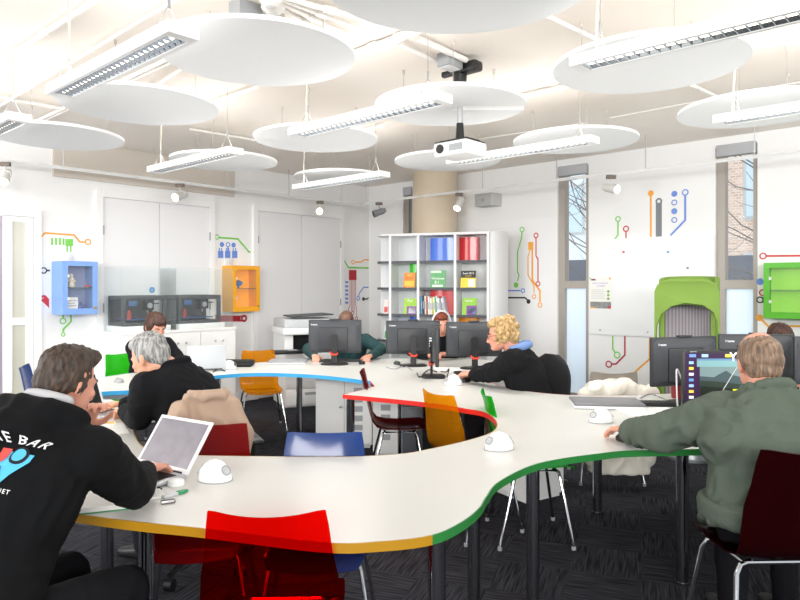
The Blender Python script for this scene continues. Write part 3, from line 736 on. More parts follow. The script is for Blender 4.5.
# ------------------------------------------------------------------ moulded chairs
P_RED = tinted_plastic('clear_red', '#f8402a', '#500505', .03)
P_DRED = tinted_plastic('clear_dark_red', '#a00c10', '#7a0d12', .42)
P_BLUE = tinted_plastic('clear_blue', '#3a58b8', '#34508f', .6)
P_NAVY = tinted_plastic('clear_navy', '#1c2450', '#161c3a', .6)
P_AMB = tinted_plastic('clear_amber', '#ffca50', '#d99a10', .3)
P_GRN = tinted_plastic('clear_green', '#35d84a', '#2fbf3c', .4)
P_LIME = tinted_plastic('clear_lime', '#4be03a', '#3ed02e', .55)
def shell_bm(wtop=.34, wmid=.40, hb=.86, dip=.016):
    prof = [(-.285, hb, wtop), (-.272, hb-.05, wtop+.012), (-.255, hb-.13, wtop+.03), (-.235, hb-.22, wmid), (-.215, .56, wmid+.01), (-.195, .50, wmid+.01), (-.155, .458, wmid), (-.09, .443, wmid), (.0, .438, wmid), (.1, .442, wmid), (.18, .446, wmid-.01), (.215, .438, wmid-.03), (.235, .42, wmid-.06)]
    rows = []
    n = 14
    for j, (y, z, w) in enumerate(prof):
        r = []
        for i in range(n+1):
            u = i/n*2-1
            back = max(0, min(1, (z-.46)/.2))
            bow = .03*(u*u)*back
            sag = -.018*(1-u*u)*(1-back)+.012
            zz = z+(sag if back < 1 else 0)
            if j == 0: zz = z-dip*(1-u*u)-.004*max(0, (abs(u)-.9)/.1)**2
            r.append(Vector((u*w/2*(1.0 if not (j == 0 and abs(u) == 1) else .99), y+bow, zz)))
        rows.append(r)
    bm = MB().grid(rows).bm
    bmesh.ops.recalc_face_normals(bm, faces=bm.faces)
    bmesh.ops.solidify(bm, geom=bm.faces[:], thickness=.006)
    return bm
def make_chair(label, m, loc, rz, seatz=0):
    t = thing('moulded_chair', label, 'chair', loc, rz, 'clear coloured plastic chairs')
    obj('shell', shell_bm(), m, t, sharp=1.2)
    fr = MB().tube([(-.15, .13, .425), (.15, .13, .425), (.15, -.11, .425), (-.15, -.11, .425), (-.15, .13, .425)], .008, 8)
    obj('seat_frame', fr, CHROME, t)
    for sx in (-1, 1):
        for y0, y1 in ((.13, .205), (-.11, -.215)):
            l = obj('leg', MB().tube([(sx*.12, y0*.9, .428), (sx*.165, y0*1.05, .42), (sx*.18, y0*1.1, .39), (sx*.235, y1, .012)], .0095, 10), CHROME, t)
            obj('foot_cap', MB().cyl((sx*.235, y1, 0), (sx*.235, y1, .02), .013, seg=10), GREYM, l)
    return t
chair0 = make_chair('bright red clear chair with its back to us at the yellow edge, nearest of all', P_RED, (-.385, 2.135, 0), .02)
def chair(label, m, x, y, f):
    c = dup(chair0, (x, y, 0), yaw_of(f), label)
    for ch in c.children:
        if ch.name.startswith('shell'):
            me = ch.data.copy(); me.materials[0] = m; ch.data = me
    return c
chair('dark red clear chair inside the bay in front of the draped beige jacket', tinted_plastic('clear_deep_red', '#c01a14', '#8c1014', .42), -.85, 2.80, (.12, -1))
chair('blue clear chair tucked under the near table from inside the bay', P_BLUE, -.335, 2.73, (.02, -1)).scale = (1, 1, .975)
chair('amber clear chair tucked against the red edge of the table', P_AMB, .445, 4.10, (.85, .5))
chair('dark red clear chair pushed in sideways between white cupboard and red table tip', P_DRED, -.02, 4.97, (1, .05))
chair('amber clear chair under the blue table edge, left of the white cupboard', P_AMB, -1.45, 6.9, (.35, -1)).scale = (1, 1, .93)
chair('green clear chair pushed under the table where the green edge curves in', P_GRN, .775, 3.97, (1, .02))
chair('bright green clear chair beyond the blue table edge, behind the dark haired person', P_LIME, -2.42, 6.1, (.75, -.5))
chair('blue clear chair behind the head of the man in the black hoodie', P_BLUE, -2.76, 5.35, (.9, .3))
chair('dark red clear chair under the man in the olive jacket', tinted_plastic('clear_maroon', '#5a060a', '#3a0508', .3), 1.46, 2.6, (-.03, 1)).scale = (1.12, 1.0, 1.07)
chair('navy chair under the man in the black hoodie', P_NAVY, -1.17, 1.76, (.4, .92))
chair('pale chair beyond the table carrying the cream coat', tinted_plastic('clear_smoke', '#b9b4ab', '#a9a298', .8), 1.60, 5.15, (.05, 1))

# black office chairs
def office_chair(label, loc, f, arm=None, bw=.215, bh=.42):
    t = thing('office_chair', label, 'chair', loc, yaw_of(f), 'black office chairs')
    fab = mat('black_fabric', '#1b1b1e', .9, bump=.2, bscale=400)
    obj('seat', MB().box(-.235, .235, -.2, .22, .41, .475, bev=.03, seg=3), fab, t)
    b = MB()
    rows = []
    for k in range(13):
        v = k/12; z = .55+v*bh; w = bw*math.sqrt(max(.05, 1-(max(0, v-.55)/.47)**2))*(.85+.15*min(1, v*3))
        rows.append(((0, -.235-.03*v, z), (w, 0, 0), (0, .032, .003)))
    b.loft(rows, 20, e=3); obj('backrest', b, fab, t)
    obj('back_bar', MB().tube([(0, -.1, .40), (0, -.22, .41), (0, -.285, .5), (0, -.285, .7)], .018, 10), BLACK, t)
    g = obj('gas_stem', MB().cyl((0, 0, .1), (0, 0, .41), .026, seg=14), BLACK, t)
    for k in range(5):
        a = 2*PI*k/5+.3; x, y = .29*math.cos(a), .29*math.sin(a)
        l = obj('leg', MB().tube([(0, 0, .12), (x*.6, y*.6, .1), (x, y, .075)], [.025, .02, .014], 8), BLACK, t)
        obj('caster', MB().cyl((x-.02*math.sin(a), y+.02*math.cos(a), .03), (x+.02*math.sin(a), y-.02*math.cos(a), .03), .03, seg=14), BLACK, l)
    for s in (-1, 1):
        a = obj('arm', MB().tube([(s*.2, 0, .43), (s*.285, 0, .45), (s*.29, 0, .64)], .014, 8), BLACK, t)
        obj('arm_pad', MB().box(s*.29-.03, s*.29+.03, -.12, .12, .64, .67, bev=.012), arm or BLACK, a)
    return t
office_chair('black office chair with a beige jacket hung on it, under the grey haired man', (-1.07, 3.52, 0), (-.42, .9), bw=.125, bh=.36)
office_chair('black office chair with a red armrest under the blonde woman', (.93, 4.93, 0), (-.88, -.47), mat('arm_red', '#a5222c', .5))
office_chair('dark office chair behind the right-hand monitors', (3.02, 5.35, 0), (-.1, -1))
chair('smoky clear chair under the person behind the screen by the copier', MATS['clear_smoke'], -.56, 7.25, (0, -1))
chair('smoky clear chair under the red haired person', MATS['clear_smoke'], .42, 7.3, (0, -1))

# ------------------------------------------------------------------ cupboards under the table
def cupboard(label, loc, rz, w, d, h, doors, knob=True, vents=()):
    t = thing('cupboard', label, 'cupboard', loc, rz)
    obj('carcass', MB().box(0, w, .02, d, .03, h).box(.02, w-.02, .04, d-.02, 0, .03), LAMW, t, smooth=False)
    for i, (x0, x1) in enumerate(doors):
        dr = obj('door', MB().box(x0, x1, 0, .018, .04, h-.015, bev=.002, seg=1), LAMW, t, smooth=False)
        if knob: obj('knob', MB().ball((x1-.035 if i == 0 else x0+.035, -.014, h*.55), .012), ALU, dr)
        if i in vents:
            for k in range(5):
                z = h*.80-k*.085
                obj('vent_grille', MB().box((x0+x1)/2-.04, (x0+x1)/2+.04, -.004, 0, z-.05, z), mat('vent_grey', '#a7abb0', .5), dr)
    return t
cupboard('white cupboard with a grille panel under the blue table edge', (-.775, 6.05, 0), -.02, .52, .55, .70, ((.005, .265), (.27, .515)), vents=(1,))
cupboard('narrow white cupboard with a grille, behind the chrome leg of the red table tip', (-.235, 5.7, 0), -.02, .22, .5, .69, ((.005, .215),), knob=False, vents=(0,))
t = thing('computer_tower', 'grey computer tower standing under the red edged table', 'computer', (-.12, 5.62, 0), .0)
obj('case', MB().box(.13, .31, 0, .42, .02, .46, bev=.006), mat('tower_grey', '#7f848b', .5), t)
obj('front_panel', MB().box(.14, .30, -.012, 0, .03, .45, bev=.003), mat('tower_front', '#5d6168', .45), t)
for k in range(4): obj('foot', MB().cyl((.16+.12*(k % 2), .05+.3*(k//2), 0), (.16+.12*(k % 2), .05+.3*(k//2), .02), .015), BLACK, t)
cupboard('white pedestal cupboard standing corner on under the green edged table', (.66, 4.78, 0), -1.005, .34, .38, .6, ((.005, .335),), knob=False)

# ------------------------------------------------------------------ bench with 3D printers by the left wall
def lw_thing(name, label, cat, x0, x1, off, **k):
    a0, _ = LW.hit(x0, 285, off); a1, _ = LW.hit(x1, 285, off)
    return thing(name, label, cat, LW.pos(a0, 0, off), LW.rot, **k), a1-a0
BH = 1.0
t, w = lw_thing('bench_cupboard', 'long white bench cupboard with small knobs, carrying two 3D printers', 'cupboard', 119, 236, .46)
obj('carcass', MB().box(0, w, .02, .454, .06, BH-.03).box(.03, w-.03, .06, .44, 0, .06), LAMW, t, smooth=False)
obj('bench_top', MB().box(-.01, w+.01, 0, .455, BH-.03, BH, bev=.003), LAMW, t, smooth=False)
nd = 3
for i in range(nd):
    x0, x1 = w*i/nd+.006, w*(i+1)/nd-.006
    dr = obj('door', MB().box(x0, x1, 0, .019, .07, BH-.04, bev=.002, seg=1), LAMW, t, smooth=False)
    for s in (-1, 1): obj('knob', MB().ball(((x0+x1)/2+s*.05, -.012, BH-.15), .013), ALU, dr)
PGREY = mat('printer_grey', '#3b3d41', .4); 
def printer3d(label, x0, x1, off):
    a0, _ = LW.hit(x0, 285, off); a1, _ = LW.hit(x1, 285, off); w = a1-a0; h = .385
    b = thing('printer_plinth', 'white plinth under the %s 3D printer' % ('left' if x0 < 150 else 'right'), 'plinth', LW.pos(a0, BH, off+.02), LW.rot, group='white plinths under the 3D printers')
    obj('slab', MB().box(-.02, w+.02, -.03, .38, 0, .06, bev=.004), LAMW, b)
    t = thing('desktop_3d_printer', label, '3D printer', LW.pos(a0, BH+.06, off), LW.rot, group='black desktop 3D printers')
    fr = MB(); d = .36; h -= .06
    [fr.box(x, x+.04, y, y+.04, .03, h-.04, bev=.006) for x in (0, w-.04) for y in (0, d-.04)]
    fr.box(0, w, 0, .05, h-.05, h, bev=.008).box(0, w, d-.05, d, h-.05, h, bev=.008).box(0, .05, .04, d-.04, h-.05, h, bev=.006).box(w-.05, w, .04, d-.04, h-.05, h, bev=.006).box(0, w, 0, d, 0, .035, bev=.006).box(.04, w-.04, d-.02, d-.01, .03, h-.04)
    obj('printer_frame', fr, PGREY, t)
    g = obj('gantry', MB().box(w*.55, w*.75, .05, .15, h-.16, h-.05, bev=.006).cyl((.045, .1, h-.09), (w-.045, .1, h-.09), .006), BLACK, t)
    obj('nozzle', MB().cyl((w*.65, .1, h-.2), (w*.65, .1, h-.16), .004, .014, 10), ALU, g)
    obj('print_head_fan', MB().cyl((w*.65, .045, h-.11), (w*.65, .05, h-.11), .03, seg=16), GREYM, g)
    pl = obj('build_plate', MB().box(.07, w-.07, .05, d-.05, .06, .07), mat('plate_blue', '#2f4f8a', .4), t)
    obj('bed_screw', MB().cyl((w/2, d/2, .035), (w/2, d/2, .06), .02), BLACK, t)
    obj('printed_figure', MB().lathe([(.028, 0), (.02, .02), (.026, .04), (.018, .06), (.02, .08), (.006, .1)], 14, c=(w*.25, .12, .07)), mat('print_red', '#b54038', .5), t)
    obj('display', MB().box(w*.12, w*.3, -.006, 0, h-.11, h-.055), mat('display_blue', '#3b5d8f', .3), t)
    sp = obj('filament_spool', MB().cyl((w*.92, d+.01, h*.6), (w*.92, d+.05, h*.6), .06, seg=24), mat('spool_tan', '#c8b49a', .6), t)
    obj('spool_hub', MB().cyl((w*.92, d+.0, h*.6), (w*.92, d+.06, h*.6), .02, seg=16), BLACK, sp)
    return t
printer3d('black 3D printer on the left of the white bench', 123, 167, .40)
printer3d('black 3D printer on the right of the white bench, beside the orange display case', 179, 221, .40)
a0, z0 = LW.hit(121, 268, .45); a1, _ = LW.hit(177, 268, .45); a2, _ = LW.hit(233, 268, .45)
for aa, ab, lb in ((a0, a1-.01, 'tall clear acrylic screen in front of the left 3D printer'), (a1+.01, a2, 'tall clear acrylic screen in front of the right 3D printer')):
    t = thing('acrylic_screen', lb, 'screen', LW.pos(aa, BH, .452), LW.rot, group='tall clear acrylic screens on the bench')
    w = ab-aa
    obj('front_sheet', MB().box(0, w, 0, .004, 0, z0-BH+.02), ACRYL, t, smooth=False)
    obj('side_sheet', MB().box(0, .004, .004, .4, 0, z0-BH+.02), ACRYL, t, smooth=False)
    obj('side_sheet', MB().box(w-.004, w, .004, .4, 0, z0-BH+.02), ACRYL, t, smooth=False)
a, z = LW.hit(152, 290, .018)
st = thing('round_sticker', 'round blue sticker on the first double door', 'sticker', LW.pos(a, z, .018), LW.rot)
obj('disc', MB().cyl((0, 0, 0), (0, -.002, 0), .034, seg=24), mat('sticker_blue', '#4b8fd2', .5), st); obj('inner_mark', MB().cyl((0, -.002, 0), (0, -.003, 0), .015, seg=18), mat('sticker_pale', '#8fc0ea', .5), st)

# ------------------------------------------------------------------ wall display cases
def display_case(W, label, x0, x1, y0, y1, cm, inner, depth=.24, objs=()):
    off = depth
    a0, zt = W.hit(x0, y0, off); a1, _ = W.hit(x1, y0, off); _, zb = W.hit(x0, y1, off)
    w, h = a1-a0, zt-zb; b = .05
    t = thing('display_case', label, 'display case', W.pos(a0, zb, off), W.rot, group='coloured display cases on the walls')
    c = MB(); c.box(0, w, depth-.015, depth-.002, 0, h).box(0, .018, 0, depth-.015, 0, h).box(w-.018, w, 0, depth-.015, 0, h).box(.018, w-.018, 0, depth-.015, 0, .018).box(.018, w-.018, 0, depth-.015, h-.018, h)
    obj('carcass', c, cm, t, smooth=False)
    obj('door', MB().box(0, b, -.018, -.001, 0, h).box(w-b, w, -.018, -.001, 0, h).box(b, w-b, -.018, -.001, 0, b*1.2).box(b, w-b, -.018, -.001, h-b, h), cm, t, smooth=False)
    obj('door_pane', MB().box(b, w-b, -.011, -.008, b*1.2, h-b), clear('case_glass', '#ffffff', .05, '#eef4f8', .02), t, smooth=False)
    obj('back_lining', MB().box(.02, w-.02, depth-.02, depth-.016, .02, h-.02), inner, t, smooth=False)
    obj('glass_shelf', MB().box(.02, w-.02, .02, depth-.02, h*.5, h*.5+.006), clear('shelf_glass', '#b9d6d0', .4, '#7e9c98', .05), t, smooth=False)
    lk = obj('lock', MB().cyl((w-b*.55, -.026, b*1.3), (w-b*.55, -.018, b*1.3), .014, seg=14), mat('brass', '#b89a52', .35, .8), t)
    for z in (h*.3, h*.72): obj('hinge', MB().box(b-.004, b+.016, -.02, -.007, z-.015, z+.015), GREYW, t)
    return t, w, h
def show(name, label, case, mb, m, x, y, z, extra=None):
    """a thing standing in a display case, placed in the room"""
    c, w, h = case
    M = Matrix.Translation(c.location) @ Matrix.Rotation(c.rotation_euler.z, 4, 'Z')
    t = thing(name, label, 'model', M @ Vector((x*w, y, z*h)), c.rotation_euler.z)
    obj('body', mb, m, t)
    if extra: obj(extra[0], extra[1], extra[2], t)
BC = mat('case_blue', '#7fa6e3', .45); BCI = mat('case_blue_in', '#a9b4d8', .5)
case = display_case(LW, 'blue glass fronted display case on the wall left of the printers', 62, 97, 260.8, 315, BC, BCI, .27)
fig = MB().lathe([(.03, 0), (.035, .02), (.02, .05), (.03, .075), (.02, .1), (.012, .11)], 14); fig.ball((.03, 0, .06), .016).ball((-.03, 0, .07), .014)
show('small_figurine', 'cream figurine on the shelf of the blue display case', case, fig, mat('cream', '#efe3c8', .6), .38, .11, .513, ('head', MB().ball((0, 0, .12), .02), MATS['cream']))
show('printed_card', 'white printed card in the bottom of the blue display case', case, MB().box(-.07, .07, 0, .004, 0, .15), PAPER, .36, .1, .045, ('print_lines', MB().box(-.055, .055, -.001, 0, .11, .118).box(-.055, .04, -.001, 0, .085, .093).box(-.055, .05, -.001, 0, .06, .068), GREYM))
show('small_block', 'dark blue block beside the card in the blue display case', case, MB().box(-.03, .03, -.03, .03, 0, .07, bev=.006), mat('navy_block', '#4c5c9c', .5), .66, .12, .045, ('knob', MB().ball((0, 0, .08), .016), MATS['navy_block']))
show('small_car_model', 'small red printed model at the right of the shelf in the blue display case', case, MB().box(-.03, .03, -.012, .012, .004, .016, bev=.003), mat('model_red', '#d04a4a', .5), .8, .08, .513, ('cab', MB().box(-.012, .012, -.01, .01, .016, .026, bev=.003), MATS['model_red']))
OC = mat('case_orange', '#f5ab1e', .45); OCI = mat('case_orange_in', '#f7a422', .5, emit=.3)  # lining emits a little to brighten the case inside; no lamp in it
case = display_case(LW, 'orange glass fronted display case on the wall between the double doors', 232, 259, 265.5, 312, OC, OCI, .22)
cup = MB().lathe([(.012, 0), (.014, .02), (.05, .05), (.055, .075), (.03, .09)], 16)
show('blue_print', 'blue printed gem on the shelf of the orange display case', case, cup, mat('gem_blue', '#2f7fd0', .3), .4, .1, .513, ('top_facet', MB().lathe([(.03, .09), (.01, .1)], 12), MATS['gem_blue']))
GC = mat('case_green', '#5cb531', .45); GCI = mat('case_green_in', '#8fd42a', .45, emit=.22)  # green lining given a glow of its own so the inside looks lit
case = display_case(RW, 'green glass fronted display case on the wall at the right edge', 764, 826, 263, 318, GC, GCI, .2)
for x0, x1, y0, y1, W, lb in ((66, 73, 254, 263, LW, 'white cable box above the blue display case'), (226.5, 233, 258, 267, LW, 'white cable box above the orange display case')):
    a0, zt = W.hit(x0, y0, .03); a1, zb = W.hit(x1, y1, .03)
    t = thing('cable_box', lb, 'electrical box', W.pos(a0, zb, .03), W.rot)
    obj('body', MB().box(0, a1-a0, 0, .029, 0, zt-zb, bev=.004), GREYW, t); obj('screw', MB().cyl(((a1-a0)/2, -.002, (zt-zb)/2), ((a1-a0)/2, 0, (zt-zb)/2), .006, seg=10), ALU, t)

# ------------------------------------------------------------------ bookcase
BKW = Wall(P(390, 285, 8.4)[:2], (math.cos(math.radians(20)), -math.sin(math.radians(20))))
xs = [390, 418, 455, 488]
As = [BKW.hit(x, 285)[0] for x in xs]
a0 = As[0]; As = [a-a0 for a in As]; BW = As[-1]; BT = 2.12; BD = .30
bk = thing('bookcase', 'tall white bookcase with dark shelf edges in front of the beige column', 'bookcase', BKW.pos(a0, 0), BKW.rot)
SHW = mat('bookcase_white', '#ececec', .5); SHI = mat('bookcase_inner', '#dfe2e4', .55); DKE = mat('shelf_edge', '#4b4e54', .5)
up = MB()
for a in As: obj('upright', MB().box(a-.016, a+.016, 0, BD, 0, BT), SHW, bk, smooth=False)
obj('top_board', MB().box(-.016, BW+.016, -.004, BD, BT, BT+.03), SHW, bk, smooth=False)
obj('back_board', MB().box(.016, BW-.016, BD-.012, BD, .06, BT), SHI, bk, smooth=False)
obj('plinth', MB().box(0, BW, .02, BD, 0, .06), SHW, bk, smooth=False)
SZ = [1.80, 1.465, 1.13, .80, .47, .1]
for i in range(3):
    for z in SZ:
        s = obj('shelf', MB().box(As[i]+.018, As[i+1]-.018, .008, BD-.014, z-.02, z), SHI, bk, smooth=False)
        obj('shelf_lip', MB().box(As[i]+.018, As[i+1]-.018, -.002, .007, z-.026, z+.004), DKE, s, smooth=False)
# rounded end shelves at the left and closed rounded end at the right
for z in SZ+[BT+.03]:
    pts = [(-.018, BD)]+[(-.018-.22*math.sin(PI/2*k/12)**.62, BD-.28*math.cos(PI/2*k/12)**.62) for k in range(13)]
    obj('end_shelf', MB().prism(pts, z-.022, z), SHW if z > BT else DKE if False else SHI, bk)
    if z < BT: obj('end_shelf_lip', MB().grid([[(x, y-.002, zz) for x, y in pts[1:]] for zz in (z-.026, z+.004)]), DKE, bk)
obj('end_back', MB().box(-.24, -.018, BD-.012, BD, 0, BT), SHI, bk, smooth=False)
pts = [(BW+.018, BD)]+[(BW+.018+.17*math.sin(PI/2*k/8), BD*(1-math.cos(PI/2*k/8)*.93)) for k in range(9)][::-1]
obj('rounded_end', MB().prism(pts, 0, BT+.03), mat('bookcase_end', '#e2e2e2', .5), bk)
BM = Matrix.Translation(bk.location) @ Matrix.Rotation(BKW.rot, 4, 'Z')
def bay(i): return As[i]+.02, As[i+1]-.02
def insert(col, z0, z1, x0, x1, label, c):
    m = mat('insert_'+c, c, .3, coat=.4)
    t = thing('shelf_insert', label, 'storage box', BM @ Vector((x0, .14, z0+.002)), BKW.rot, group='coloured box inserts in the bookcase')
    w = x1-x0; rows = []
    for k in range(13):
        u = k/12; rows.append([(w*u, -.03*math.sin(PI*u), z) for z in (0, z1-z0-.03)])
    obj('curved_front', MB().grid(rows), m, t); obj('box', MB().box(0, w, .002, .13, 0, z1-z0-.03), m, t, smooth=False)
b0, b1, b2 = bay(0), bay(1), bay(2)
insert(0, 1.80, BT, b1[0]+.1, b1[1]-.02, 'glossy blue box in the top middle compartment of the bookcase', '#3f72d8')
insert(0, 1.80, BT, b2[0]+.0, b2[1]-.14, 'glossy red box in the top right compartment of the bookcase', '#c41f26')
insert(0, 1.465, 1.80, b0[0]+.2, b0[1]-.002, 'glossy green box in the second left compartment of the bookcase', '#45c22e')
insert(0, 1.13, 1.465, b1[0]+.1, b1[1]-.03, 'glossy red box behind the row of books', '#c8252c')
insert(0, .80, 1.13, b0[0]+.2, b0[1]-.002, 'glossy blue box low in the left compartment of the bookcase', '#3a6ad0')
insert(0, .80, 1.13, b2[0]+.0, b2[1]-.15, 'glossy orange box low in the right compartment of the bookcase', '#e8941c')
insert(0, .47, .80, b1[0]+.25, b1[1]-.01, 'glossy green box lowest in the middle of the bookcase', '#3fb62f')
def faceout(label, x, z, w, h, cover, words, lean=.16, extra=()):
    t = thing('book', label, 'book', BM @ Vector((x, .03, z+.003)), BKW.rot, group='books facing out in the bookcase')
    R4 = Matrix.Rotation(-lean, 4, 'X')
    obj('cover', MB().box(0, w, 0, .003, 0, h).xf(R4), mat('cover_'+cover, cover, .35), t, smooth=False)
    obj('pages', MB().box(.003, w-.002, .003, .02, .002, h-.003).xf(R4), PAPER, t, smooth=False)
    obj('back_cover', MB().box(0, w, .02, .023, 0, h).xf(R4), MATS['cover_'+cover], t, smooth=False)
    for x0, x1, z0, z1, c in extra:
        obj('cover_panel', MB().box(x0*w, x1*w, -.0012, -.0002, z0*h, z1*h).xf(R4), mat('ink_'+c, c, .4), t, smooth=False)
    for s, size, u, v, c in words:
        text('cover_lettering', s, size, mat('ink_'+c, c, .4), t, R4 @ Matrix.Translation((u*w, -.0022, v*h)) @ UPX)
    st = obj('book_stand', MB().box(.01, w-.01, -.012, .03, -.003, .003), ACRYL, t, smooth=False)
faceout('orange and yellow book facing out on the second shelf', b0[0]+.15, 1.465, .15, .19, '#f08a24', [('GET', .035, .5, .82, '#fff27a'), ('ONLINE', .03, .5, .62, '#c23a1e')], extra=((.08, .92, .1, .45, '#ffc23a'),))
faceout('green and white computing book facing out in the middle of the second shelf', b1[0]+.13, 1.465, .19, .22, '#5aa866', [('Windows', .042, .5, .52, '#ffffff'), ('8.1', .05, .45, .3, '#ffffff')], extra=((.0, .72, .84, .97, '#d9ecd9'), (.15, .85, .04, .16, '#e8f4ea')))
faceout('black and yellow computing book facing out on the second shelf', b2[0]+.04, 1.465, .19, .21, '#f2cf2c', [('Excel 2013', .032, .5, .84, '#ffffff'), ('IN EASY', .022, .5, .68, '#f2cf2c')], extra=((.0, 1, .58, 1, '#17181c'), (.5, .95, .05, .5, '#e9e2da')))
faceout('lime and purple book facing out in the third shelf left compartment', b0[0]+.15, 1.13, .17, .2, '#9acb2c', [('iPad', .045, .45, .84, '#ffffff')], extra=((.25, 1, .0, .5, '#8a3f9a'), (.4, .95, .05, .42, '#e3e6ef')))
faceout('lime and purple book facing out in the third shelf right compartment', b2[0]+.06, 1.13, .18, .21, '#8fc62e', [('Laptop', .035, .45, .84, '#ffffff')], extra=((.3, 1, .0, .55, '#7b3b8f'), (.45, .92, .08, .42, '#7fd0e0')))
rnd = random.Random(5); x = b1[0]+.015
cols = ['#4f9ac9', '#303640', '#e8d9c4', '#c94f3f', '#f2f2ee', '#f0f0ec', '#d9d23c', '#eef0ee', '#48b64a', '#e9eeea', '#f3f3f1', '#8b98a8', '#efeff2', '#c6ccd4', '#f4f4f0', '#dfe3e6']
for i, c in enumerate(cols):
    th = rnd.uniform(.012, .022); h = rnd.uniform(.20, .235); ln = -.02-.22*max(0, (i-5)/11)
    place = 'first second third fourth fifth sixth seventh eighth ninth tenth eleventh twelfth thirteenth fourteenth fifteenth sixteenth'.split()[i]
    names = {'#4f9ac9': 'blue', '#303640': 'dark', '#e8d9c4': 'beige', '#c94f3f': 'red', '#d9d23c': 'yellow', '#48b64a': 'green', '#8b98a8': 'grey', '#c6ccd4': 'pale grey', '#dfe3e6': 'pale'}
    t = thing('book', '%s book, %s from the left in the row on the third shelf' % (names.get(c, 'white'), place), 'book', BM @ Vector((x, .01, 1.133)), BKW.rot, group='books in a row on the third shelf')
    R4 = Matrix.Rotation(ln, 4, 'Y')
    obj('cover', MB().box(0, th, 0, .15, 0, h).xf(R4), mat('spine_'+c, c, .5), t, smooth=False)
    obj('spine_label', MB().box(th*.2, th*.8, -.001, 0, h*.3, h*.7).xf(R4), mat('spine_ink', '#a6adb8', .5), t, smooth=False)
    x += th+.004+(.002 if i < 8 else .004)
    if x > b1[1]-.09: break
faceout('pale leaflet standing on the rounded bookcase end', -.1, 1.13, .06, .18, '#e6d8d6', [], extra=((.1, .9, .1, .5, '#cf4a4a'),))
faceout('green leaflet low on the rounded bookcase end', -.1, .80, .06, .18, '#d9e2dc', [], extra=((.2, .8, .1, .6, '#4aa05a'),))
t = thing('book', 'dark blue book lying low in the left compartment of the bookcase', 'book', BM @ Vector((b0[0]+.04, .02, 1.06)), BKW.rot)
obj('cover', MB().box(0, .15, 0, .2, 0, .03), mat('cover_navy', '#2b4f86', .4), t, smooth=False); obj('pages', MB().box(.004, .146, -.001, 0, .004, .026), PAPER, t, smooth=False)
t.location.z = .803

# ------------------------------------------------------------------ whiteboard, poster, magnets
a0, zt = RW.hit(589, 240, .02); a1, _ = RW.hit(714.5, 236, .02); _, zb = RW.hit(650, 337, .02)
wb = thing('whiteboard', 'large glossy white board on the wall between the two windows', 'whiteboard', RW.pos(a0, 0, .02), RW.rot)
obj('board', MB().box(0, a1-a0, 0, .018, zb, zt), mat('board_gloss', '#eef0f1', .3), wb, smooth=False)
for k in range(3):
    x = (a1-a0)*(.1+.4*k); obj('fixing', MB().cyl((x, -.004, zb+.05), (x, 0, zb+.05), .012, seg=12), ALU, wb)
for (x, y, c, n) in ((623.5, 252, '#d8606a', 'red'), (668, 252, '#7fa0d8', 'blue'), (687.5, 268, '#8d94a0', 'grey')):
    a, z = RW.hit(x, y, .022); t = thing('magnet', 'small round %s magnet on the whiteboard' % n, 'magnet', RW.pos(a, z, .022), RW.rot)
    obj('cap', MB().cyl((0, -.012, 0), (0, 0, 0), .011, .014, 14), mat('magnet_'+n, c, .4), t)
a0, zt = RW.hit(589.5, 277, .024); a1, zb = RW.hit(611.5, 309.5, .024); w, h = a1-a0, zt-zb
ps = thing('poster', 'white printed poster stuck at the left end of the whiteboard', 'poster', RW.pos(a0, zb, .0245), RW.rot)
obj('sheet', MB().box(0, w, 0, .001, 0, h), PAPER, ps, smooth=False)
obj('photo_strip', MB().box(.01, w*.98, -.0012, -.0002, .01, h*.23), mat('poster_photo', '#8c8f8e', .5, var=.6, scale=22), ps, smooth=False)
obj('photo_patch', MB().box(.01, w*.25, -.002, -.0013, .01, h*.07), DORANGE, ps, smooth=False); obj('photo_patch', MB().box(w*.85, w*.98, -.002, -.0013, .01, h*.1), DRED, ps, smooth=False)
for k in range(3): obj('green_badge', MB().cyl((w*.86, -.002, h*(.33+.11*k)), (w*.86, 0, h*(.33+.11*k)), .016, seg=14), mat('badge_green', '#7db658', .5), ps)
text('headline', 'BASIC COMPUTER', .024, mat('ink_violet', '#8a8fd8', .5), ps, Matrix.Translation((w*.5, -.001, h*.8)) @ UPX)
text('headline', 'COURSES', .024, MATS['ink_violet'], ps, Matrix.Translation((w*.52, -.001, h*.72)) @ UPX)
lines = MB()
for k in range(6): lines.box(w*.08, w*(.72-.05*(k % 2)), -.0012, -.0002, h*(.32+.055*k), h*(.33+.055*k))
obj('small_print', lines, mat('ink_grey', '#b6b8be', .6), ps, smooth=False)
obj('logo', MB().box(w*.08, w*.28, -.0012, -.0002, h*.89, h*.94), mat('logo_plum', '#7d3a63', .5), ps, smooth=False)
obj('logo_dot', MB().cyl((w*.04, -.0012, h*.95), (w*.04, 0, h*.95), .01, seg=10), DGREEN, ps); obj('corner_dot', MB().cyl((w*.93, -.0012, h*.95), (w*.93, 0, h*.95), .012, seg=10), DORANGE, ps)

